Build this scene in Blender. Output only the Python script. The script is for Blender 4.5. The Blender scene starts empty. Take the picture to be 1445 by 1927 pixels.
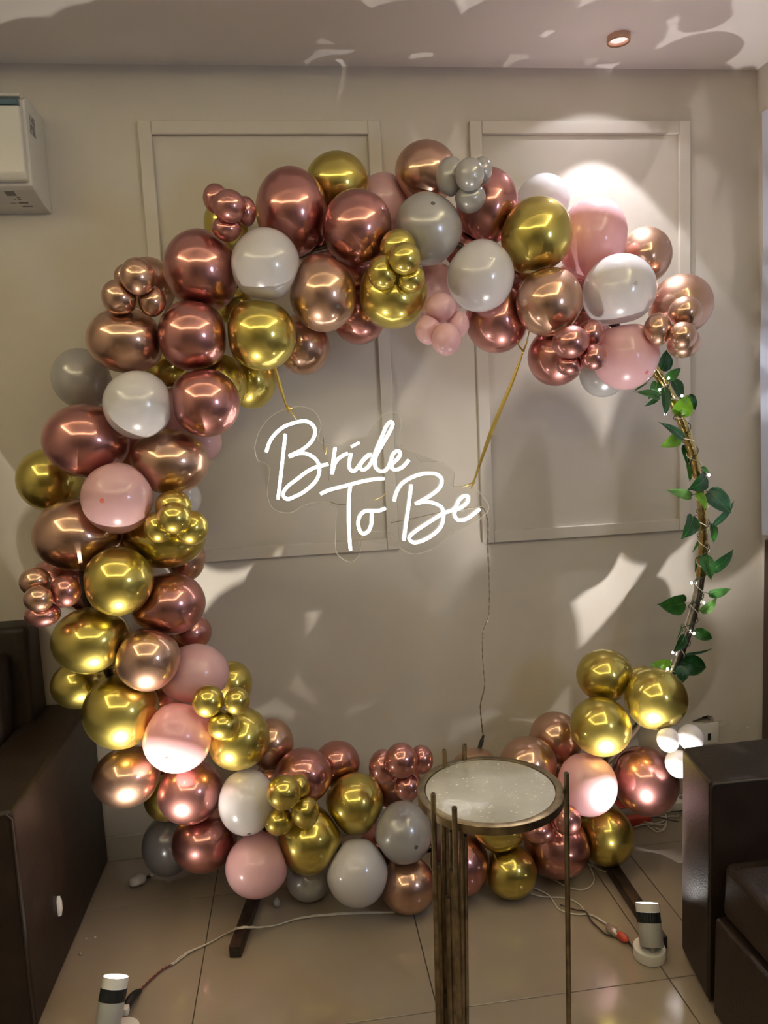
import bpy, bmesh, math, random
import numpy as np
from mathutils import Vector, Matrix

SC = bpy.context.scene
COL = SC.collection
random.seed(7)

# ---------------------------------------------------------------- camera, world, lights, exposure
cam_data = bpy.data.cameras.new('camera')
cam_data.sensor_fit = 'HORIZONTAL'
cam_data.sensor_width = 36.0
cam_data.lens = 34.998
cam_data.clip_start = 0.02
cam = bpy.data.objects.new('camera', cam_data)
COL.objects.link(cam)
cam.matrix_world = Matrix(((0.991420, 0.060488, -0.115877, -0.213249), (-0.122025, 0.110460, -0.986361, -2.506856), (-0.046864, 0.992038, 0.116893, 1.438188), (0.000000, 0.000000, 0.000000, 1.000000)))
SC.camera = cam

world = bpy.data.worlds.new('world')
SC.world = world
world.use_nodes = True
world.node_tree.nodes['Background'].inputs[0].default_value = (0.9, 0.8, 0.65, 1)
world.node_tree.nodes['Background'].inputs[1].default_value = 0.02

SC.view_settings.view_transform = 'Standard'
SC.view_settings.look = 'None'
SC.view_settings.gamma = 1
SC.view_settings.use_curve_mapping = False
SC.view_settings.exposure = 0.08

LAMP_W = 84.0          # each floor uplight, narrow beam
SPILL_W = 9.0          # wide spill of the same lamps
DOWN_W = 20.0          # recessed ceiling downlight, visible beam
DOWN_CORE_W = 62.0     # its bright centre
COVE_E = 22.0          # warm strip in the ceiling recess
WINDOW_E = 34.0
NEON_E = 5.0

def lamp(name, kind, loc, energy, color, radius=0.02, direction=None, angle=None, blend=0.3):
    d = bpy.data.lights.new(name, kind)
    d.energy = energy; d.color = color; d.shadow_soft_size = radius
    if kind == 'SPOT':
        d.spot_size = math.radians(angle); d.spot_blend = blend
    o = bpy.data.objects.new(name, d); COL.objects.link(o)
    o.location = loc
    if direction is not None:
        o.rotation_euler = Vector(direction).to_track_quat('-Z', 'Y').to_euler()
    return o

# ---------------------------------------------------------------- materials
def mat(name, color, rough=0.5, metal=0.0, coat=0.0, coat_rough=0.05, emit=None, emit_s=0.0, spec=0.5, sheen=0.0):
    m = bpy.data.materials.new(name); m.use_nodes = True
    b = m.node_tree.nodes['Principled BSDF']
    b.inputs['Base Color'].default_value = (*color, 1)
    b.inputs['Roughness'].default_value = rough
    b.inputs['Metallic'].default_value = metal
    b.inputs['Coat Weight'].default_value = coat
    b.inputs['Coat Roughness'].default_value = coat_rough
    b.inputs['Specular IOR Level'].default_value = spec
    b.inputs['Sheen Weight'].default_value = sheen
    if emit:
        b.inputs['Emission Color'].default_value = (*emit, 1)
        b.inputs['Emission Strength'].default_value = emit_s
    return m

def noisy(m, c1, c2, scale=8.0, detail=4.0, lo=0.35, hi=0.65, bump=0.0, bump_scale=None, rough=None, stretch=None):
    nt = m.node_tree; b = nt.nodes['Principled BSDF']
    tc = nt.nodes.new('ShaderNodeTexCoord'); src = tc.outputs['Object']
    if stretch:
        mp = nt.nodes.new('ShaderNodeMapping'); mp.inputs['Scale'].default_value = stretch
        nt.links.new(src, mp.inputs[0]); src = mp.outputs[0]
    n = nt.nodes.new('ShaderNodeTexNoise'); n.inputs['Scale'].default_value = scale; n.inputs['Detail'].default_value = detail
    nt.links.new(src, n.inputs['Vector'])
    r = nt.nodes.new('ShaderNodeValToRGB')
    r.color_ramp.elements[0].position = lo; r.color_ramp.elements[0].color = (*c1, 1)
    r.color_ramp.elements[1].position = hi; r.color_ramp.elements[1].color = (*c2, 1)
    nt.links.new(n.outputs['Fac'], r.inputs[0]); nt.links.new(r.outputs[0], b.inputs['Base Color'])
    if rough:
        mr = nt.nodes.new('ShaderNodeMapRange'); mr.inputs[3].default_value = rough[0]; mr.inputs[4].default_value = rough[1]
        nt.links.new(n.outputs['Fac'], mr.inputs[0]); nt.links.new(mr.outputs[0], b.inputs['Roughness'])
    if bump:
        n2 = nt.nodes.new('ShaderNodeTexNoise'); n2.inputs['Scale'].default_value = bump_scale or scale; n2.inputs['Detail'].default_value = 3
        nt.links.new(src, n2.inputs['Vector'])
        bp = nt.nodes.new('ShaderNodeBump'); bp.inputs['Strength'].default_value = bump; bp.inputs['Distance'].default_value = 0.004
        nt.links.new(n2.outputs['Fac'], bp.inputs['Height']); nt.links.new(bp.outputs[0], b.inputs['Normal'])
    return m

def translucent(m, color, fac):
    nt = m.node_tree; b = nt.nodes['Principled BSDF']; out = nt.nodes['Material Output']
    t = nt.nodes.new('ShaderNodeBsdfTranslucent'); t.inputs[0].default_value = (*color, 1)
    mx = nt.nodes.new('ShaderNodeMixShader'); mx.inputs[0].default_value = fac
    nt.links.new(b.outputs[0], mx.inputs[1]); nt.links.new(t.outputs[0], mx.inputs[2]); nt.links.new(mx.outputs[0], out.inputs[0])
    return m

def emission(name, color, s):
    m = bpy.data.materials.new(name); m.use_nodes = True
    nt = m.node_tree; nt.nodes.remove(nt.nodes['Principled BSDF'])
    e = nt.nodes.new('ShaderNodeEmission'); e.inputs[0].default_value = (*color, 1); e.inputs[1].default_value = s
    nt.links.new(e.outputs[0], nt.nodes['Material Output'].inputs[0])
    return m

def clear_sheet(name, tint, gloss):
    m = bpy.data.materials.new(name); m.use_nodes = True
    nt = m.node_tree; nt.nodes.remove(nt.nodes['Principled BSDF'])
    t = nt.nodes.new('ShaderNodeBsdfTransparent'); t.inputs[0].default_value = (*tint, 1)
    g = nt.nodes.new('ShaderNodeBsdfGlossy'); g.inputs[0].default_value = (1, 1, 1, 1); g.inputs[1].default_value = 0.05
    f = nt.nodes.new('ShaderNodeFresnel'); f.inputs[0].default_value = 1.45
    mm = nt.nodes.new('ShaderNodeMath'); mm.operation = 'MULTIPLY'; mm.inputs[1].default_value = gloss
    mx = nt.nodes.new('ShaderNodeMixShader')
    nt.links.new(f.outputs[0], mm.inputs[0]); nt.links.new(mm.outputs[0], mx.inputs[0])
    nt.links.new(t.outputs[0], mx.inputs[1]); nt.links.new(g.outputs[0], mx.inputs[2])
    nt.links.new(mx.outputs[0], nt.nodes['Material Output'].inputs[0])
    return m

def chrome(name, color):
    m = bpy.data.materials.new(name); m.use_nodes = True
    nt = m.node_tree; b = nt.nodes['Principled BSDF']; out = nt.nodes['Material Output']
    b.inputs['Base Color'].default_value = (*color, 1); b.inputs['Metallic'].default_value = 1
    b.inputs['Roughness'].default_value = .42
    b2 = nt.nodes.new('ShaderNodeBsdfPrincipled')
    b2.inputs['Base Color'].default_value = (*[min(1, c * 1.05 + .02) for c in color], 1); b2.inputs['Metallic'].default_value = 1
    b2.inputs['Roughness'].default_value = .14; b2.inputs['Coat Weight'].default_value = .5; b2.inputs['Coat Roughness'].default_value = .05
    mx = nt.nodes.new('ShaderNodeMixShader'); mx.inputs[0].default_value = .5
    nt.links.new(b.outputs[0], mx.inputs[1]); nt.links.new(b2.outputs[0], mx.inputs[2]); nt.links.new(mx.outputs[0], out.inputs[0])
    return m

M = {}
M['wall'] = noisy(mat('wall_paint', (.6, .55, .48), .55), (.56, .515, .45), (.60, .555, .485), 3.0, 5, bump=.08, bump_scale=60)
M['panel'] = noisy(mat('panel_moulding_paint', (.6, .55, .48), .4), (.585, .54, .47), (.625, .58, .51), 5.0, 4)
M['ceiling'] = mat('ceiling_paint', (.84, .80, .76), .7)
M['baseboard'] = noisy(mat('baseboard_paint', (.45, .42, .37), .4), (.42, .39, .34), (.5, .47, .41), 6)
M['tile'] = noisy(mat('polished_floor_tile', (.5, .43, .35), .12, spec=.5), (.275, .225, .17), (.335, .28, .22), 2.2, 7, .3, .7, rough=(.07, .16))
M['grout'] = mat('dark_grout', (.05, .045, .04), .9)
M['gold'] = chrome('chrome_gold_latex', (.60, .49, .12))
M['rose'] = chrome('chrome_rose_latex', (.55, .25, .225))
M['copper'] = chrome('chrome_copper_latex', (.60, .375, .265))
M['pink'] = translucent(mat('pastel_pink_latex', (.80, .50, .53), .28, 0, .6, .06), (.85, .42, .42), .22)
M['white'] = translucent(mat('pearl_white_latex', (.76, .74, .755), .26, .05, .7, .06), (.8, .76, .76), .25)
M['silver'] = translucent(mat('pearl_silver_latex', (.52, .51, .50), .28, .25, .7, .07), (.58, .56, .54), .2)
M['grey'] = translucent(mat('shaded_silver_latex', (.15, .145, .15), .28, .2, .7, .07), (.3, .29, .3), .15)  # darker silver: shade on the floor balloon by the sofa, put into its colour
M['dark_spot'] = mat('dark_crown_latex', (.12, .10, .09), .4)
M['red_spot'] = mat('red_crown_latex', (.75, .16, .14), .35)
M['pink_spot'] = mat('deep_pink_crown', (.8, .35, .36), .35)
M['leather'] = noisy(mat('dark_brown_leather', (.026, .0155, .010), .42, spec=.28), (.017, .0105, .0075), (.026, .016, .011), 14, 4, bump=.25, bump_scale=220, rough=(.36, .48))
M['stitch'] = mat('leather_piping', (.03, .02, .015), .45)
M['bronze'] = noisy(mat('antique_bronze', (.25, .18, .1), .38, 1.0), (.17, .125, .075), (.31, .24, .135), 30, 4)
M['stone'] = noisy(mat('terrazzo_stone', (.45, .42, .36), .16, coat=.3), (.30, .285, .24), (.43, .41, .35), 9, 8, .3, .7)
M['stone_fleck'] = mat('pale_stone_fleck', (.66, .64, .57), .2)
M['white_plastic'] = mat('white_plastic', (.72, .70, .66), .4)
M['ac_plastic'] = mat('air_conditioner_plastic', (.66, .64, .58), .35, coat=.2)
M['ac_blue'] = mat('smoky_blue_plastic', (.08, .14, .17), .2, coat=.5)
M['ac_grey'] = mat('printed_grey', (.2, .19, .18), .5)
M['sticker'] = noisy(mat('printed_sticker', (.3, .3, .3), .5), (.16, .16, .16), (.42, .42, .41), 90, 2, .45, .55)
M['lamp_grey'] = mat('lamp_painted_metal', (.36, .355, .33), .35)
M['black'] = mat('black_ribbed_plastic', (.012, .014, .014), .35)
M['neon'] = emission('white_neon_glow', (1.0, .97, .9), NEON_E)
M['lens'] = emission('lamp_lens_glow', (1.0, .95, .86), 14.0)
M['cove'] = emission('warm_cove_strip', (1.0, .87, .53), COVE_E)
M['bulb'] = emission('fairy_light_glow', (1.0, .97, .86), 12.0)
M['window_glow'] = emission('cool_window_light', (.55, .68, 1.0), WINDOW_E)
M['acrylic'] = clear_sheet('clear_acrylic', (.98, .98, .97), .8)
M['acrylic_edge'] = mat('acrylic_cut_edge', (.75, .72, .6), .3)
M['gold_foil'] = noisy(mat('gold_foil_tape', (.55, .40, .14), .22, 1.0), (.48, .34, .11), (.66, .5, .2), 25, 4, bump=.5, bump_scale=45)
M['silver_foil'] = noisy(mat('silver_foil_tape', (.5, .47, .42), .25, 1.0), (.4, .37, .33), (.6, .57, .52), 25, 4, bump=.5, bump_scale=45)
M['ribbon'] = mat('gold_satin_ribbon', (.45, .31, .07), .35, .7)
M['iron'] = noisy(mat('dark_iron_tube', (.07, .05, .04), .4, .8), (.05, .038, .03), (.11, .08, .06), 20)
M['white_cable'] = mat('white_cable', (.62, .58, .5), .45)
M['clear_cable'] = mat('clear_twisted_cable', (.30, .25, .17), .25, .5)
M['dark_cable'] = mat('dark_cable', (.05, .035, .03), .4)
M['red_cable'] = mat('red_cable', (.16, .03, .025), .4)
M['red'] = mat('red_plastic', (.55, .07, .04), .35)
M['foil_scrap'] = mat('clear_plastic_wrap', (.6, .5, .45), .12, .6)
M['cavity'] = mat('dark_wall_cavity', (.03, .025, .02), .95)
M['plaster'] = noisy(mat('flaking_plaster', (.62, .57, .5), .8), (.55, .5, .44), (.68, .63, .56), 40, 4, bump=.4, bump_scale=80)
M['curtain'] = mat('pale_blue_curtain', (.55, .6, .74), .8, sheen=.2)
M['far_wall'] = noisy(mat('dark_panelled_wall', (.045, .033, .025), .5), (.035, .026, .02), (.055, .04, .03), 4)
M['wood'] = noisy(mat('dark_wood', (.05, .025, .015), .4), (.04, .02, .012), (.07, .035, .02), 6, 5, stretch=(1, 1, .2))
M['stem'] = mat('dark_vine_stem', (.03, .05, .015), .5)
LEAFC = [(.013, .065, .016), (.028, .12, .02), (.06, .19, .045), (.14, .33, .02), (.028, .09, .048), (.14, .32, .08)]
for i, c in enumerate(LEAFC):
    m = noisy(mat('leaf_green_%s' % 'abcdef'[i], c, .34, spec=.5), tuple(k * .75 for k in c), tuple(min(1, k * 1.3) for k in c), 45, 3)
    M['leaf%d' % i] = translucent(m, tuple(min(1, k * 1.6) for k in c), .2)

# ---------------------------------------------------------------- mesh helpers
def link(name, me, m, parent=None, smooth=False):
    o = bpy.data.objects.new(name, me); COL.objects.link(o)
    if m is not None and not me.materials: me.materials.append(m)
    if smooth:
        me.polygons.foreach_set('use_smooth', [True] * len(me.polygons))
    if parent is not None:
        o.parent = parent
        o.matrix_parent_inverse = world_of(parent).inverted()
    return o

def world_of(o):
    m = Matrix.LocRotScale(o.location, o.rotation_euler, o.scale)
    if o.parent: return world_of(o.parent) @ o.matrix_parent_inverse @ m
    return m

def tag(o, label=None, cat=None, group=None, kind=None):
    if label: o['label'] = label
    if cat: o['category'] = cat
    if group: o['group'] = group
    if kind: o['kind'] = kind
    return o

def thing(name, label, cat, loc, group=None):
    o = bpy.data.objects.new(name, None); COL.objects.link(o); o.location = loc
    o.empty_display_size = .05
    return tag(o, label, cat, group)

def from_bm(bm, name='m'):
    me = bpy.data.meshes.new(name); bm.normal_update(); bm.to_mesh(me); bm.free(); return me

def smooth_by_angle(me, ang=35):
    me.polygons.foreach_set('use_smooth', [True] * len(me.polygons))
    bm = bmesh.new(); bm.from_mesh(me)
    for e in bm.edges:
        if len(e.link_faces) == 2 and e.calc_face_angle(0) > math.radians(ang): e.smooth = False
    bm.to_mesh(me); bm.free()
    return me

def box(x0, x1, y0, y1, z0, z1, bevel=0.0, seg=2):
    bm = bmesh.new(); bmesh.ops.create_cube(bm, size=1)
    for v in bm.verts:
        v.co = Vector((x0 + (v.co.x + .5) * (x1 - x0), y0 + (v.co.y + .5) * (y1 - y0), z0 + (v.co.z + .5) * (z1 - z0)))
    if bevel: bmesh.ops.bevel(bm, geom=bm.edges[:], offset=bevel, segments=seg, affect='EDGES', profile=.5)
    return smooth_by_angle(from_bm(bm)) if bevel else from_bm(bm)

def prism(quad_bottom, quad_top, bevel=0.0, seg=3):
    """closed solid from matching bottom and top loops of world points"""
    bm = bmesh.new(); n = len(quad_bottom)
    a = [bm.verts.new(p) for p in quad_bottom]; b = [bm.verts.new(p) for p in quad_top]
    bm.faces.new(a[::-1]); bm.faces.new(b)
    for i in range(n): bm.faces.new((a[i], a[(i + 1) % n], b[(i + 1) % n], b[i]))
    bmesh.ops.recalc_face_normals(bm, faces=bm.faces[:])
    if bevel: bmesh.ops.bevel(bm, geom=bm.edges[:], offset=bevel, segments=seg, affect='EDGES', profile=.5)
    me = from_bm(bm)
    return smooth_by_angle(me) if bevel else me

def extrude_x(profile, x0, x1, bevel=0):
    return prism([(x0, y, z) for y, z in profile], [(x1, y, z) for y, z in profile], bevel)

def spline(pts, n=8):
    P = [Vector(p) for p in pts]
    if len(P) < 3: return P
    out = []
    for i in range(len(P) - 1):
        p0 = P[max(i - 1, 0)]; p1 = P[i]; p2 = P[i + 1]; p3 = P[min(i + 2, len(P) - 1)]
        for k in range(n):
            t = k / n
            out.append(.5 * ((2 * p1) + (p2 - p0) * t + (2 * p0 - 5 * p1 + 4 * p2 - p3) * t * t + (3 * p1 - p0 - 3 * p2 + p3) * t ** 3))
    out.append(P[-1])
    return out

def tube_bm(bm, pts, r, seg=8, caps=True, closed=False):
    pts = [Vector(p) for p in pts]; n = len(pts)
    rr = r if isinstance(r, (list, tuple)) else [r] * n
    rings = []; up = None
    for i, p in enumerate(pts):
        if closed: t = pts[(i + 1) % n] - pts[(i - 1) % n]
        else: t = pts[min(i + 1, n - 1)] - pts[max(i - 1, 0)]
        if t.length < 1e-9: t = Vector((0, 0, 1))
        t.normalize()
        if up is None:
            up = t.cross(Vector((0, 0, 1)))
            if up.length < .1: up = t.cross(Vector((0, 1, 0)))
        up = (up - t * up.dot(t)).normalized(); w = t.cross(up)
        rings.append([bm.verts.new(p + (up * math.cos(a) + w * math.sin(a)) * rr[i]) for a in [2 * math.pi * k / seg for k in range(seg)]])
    for i in range(n if closed else n - 1):
        A = rings[i]; B = rings[(i + 1) % n]
        for k in range(seg): bm.faces.new((A[k], A[(k + 1) % seg], B[(k + 1) % seg], B[k]))
    if caps and not closed:
        bm.faces.new(rings[0][::-1]); bm.faces.new(rings[-1])

def tube(pts, r, seg=8, closed=False, sm=0):
    P = spline(pts, sm) if sm else pts
    if isinstance(r, (list, tuple)) and len(r) != len(P):
        r = np.interp(np.linspace(0, 1, len(P)), np.linspace(0, 1, len(r)), r).tolist()
    bm = bmesh.new(); tube_bm(bm, P, r, seg, True, closed)
    me = from_bm(bm); return smooth_by_angle(me, 50)

def cyl(center, axis, r, h, seg=32, bevel=0.0, r2=None):
    bm = bmesh.new()
    bmesh.ops.create_cone(bm, cap_ends=True, segments=seg, radius1=r, radius2=r if r2 is None else r2, depth=h)
    if bevel:
        ed = [e for e in bm.edges if abs(e.verts[0].co.z - e.verts[1].co.z) < 1e-6]
        bmesh.ops.bevel(bm, geom=ed, offset=bevel, segments=3, affect='EDGES', profile=.5)
    q = Vector((0, 0, 1)).rotation_difference(Vector(axis).normalized())
    bm.transform(Matrix.Translation(Vector(center)) @ q.to_matrix().to_4x4())
    return smooth_by_angle(from_bm(bm), 40)

def poly_sheet(pts, y0, y1):
    """thin solid from an outline in the xz plane"""
    bm = bmesh.new()
    a = [bm.verts.new((x, y0, z)) for x, z in pts]; b = [bm.verts.new((x, y1, z)) for x, z in pts]
    n = len(pts); f1 = bm.faces.new(a); f2 = bm.faces.new(b[::-1])
    for i in range(n): bm.faces.new((a[i], b[i], b[(i + 1) % n], a[(i + 1) % n]))
    bmesh.ops.triangulate(bm, faces=[f1, f2])
    bmesh.ops.recalc_face_normals(bm, faces=bm.faces[:])
    return from_bm(bm)

def blob(center, radii, seg=14, noise=0.0, seed=0, axis_rot=None):
    bm = bmesh.new(); bmesh.ops.create_uvsphere(bm, u_segments=seg, v_segments=max(6, seg * 2 // 3), radius=1)
    rnd = random.Random(seed)
    for v in bm.verts:
        k = 1 + (rnd.random() - .5) * noise
        v.co = Vector((v.co.x * radii[0] * k, v.co.y * radii[1] * k, v.co.z * radii[2] * k))
    if axis_rot is not None: bm.transform(axis_rot)
    bm.transform(Matrix.Translation(Vector(center)))
    me = from_bm(bm); me.polygons.foreach_set('use_smooth', [True] * len(me.polygons)); return me

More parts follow.
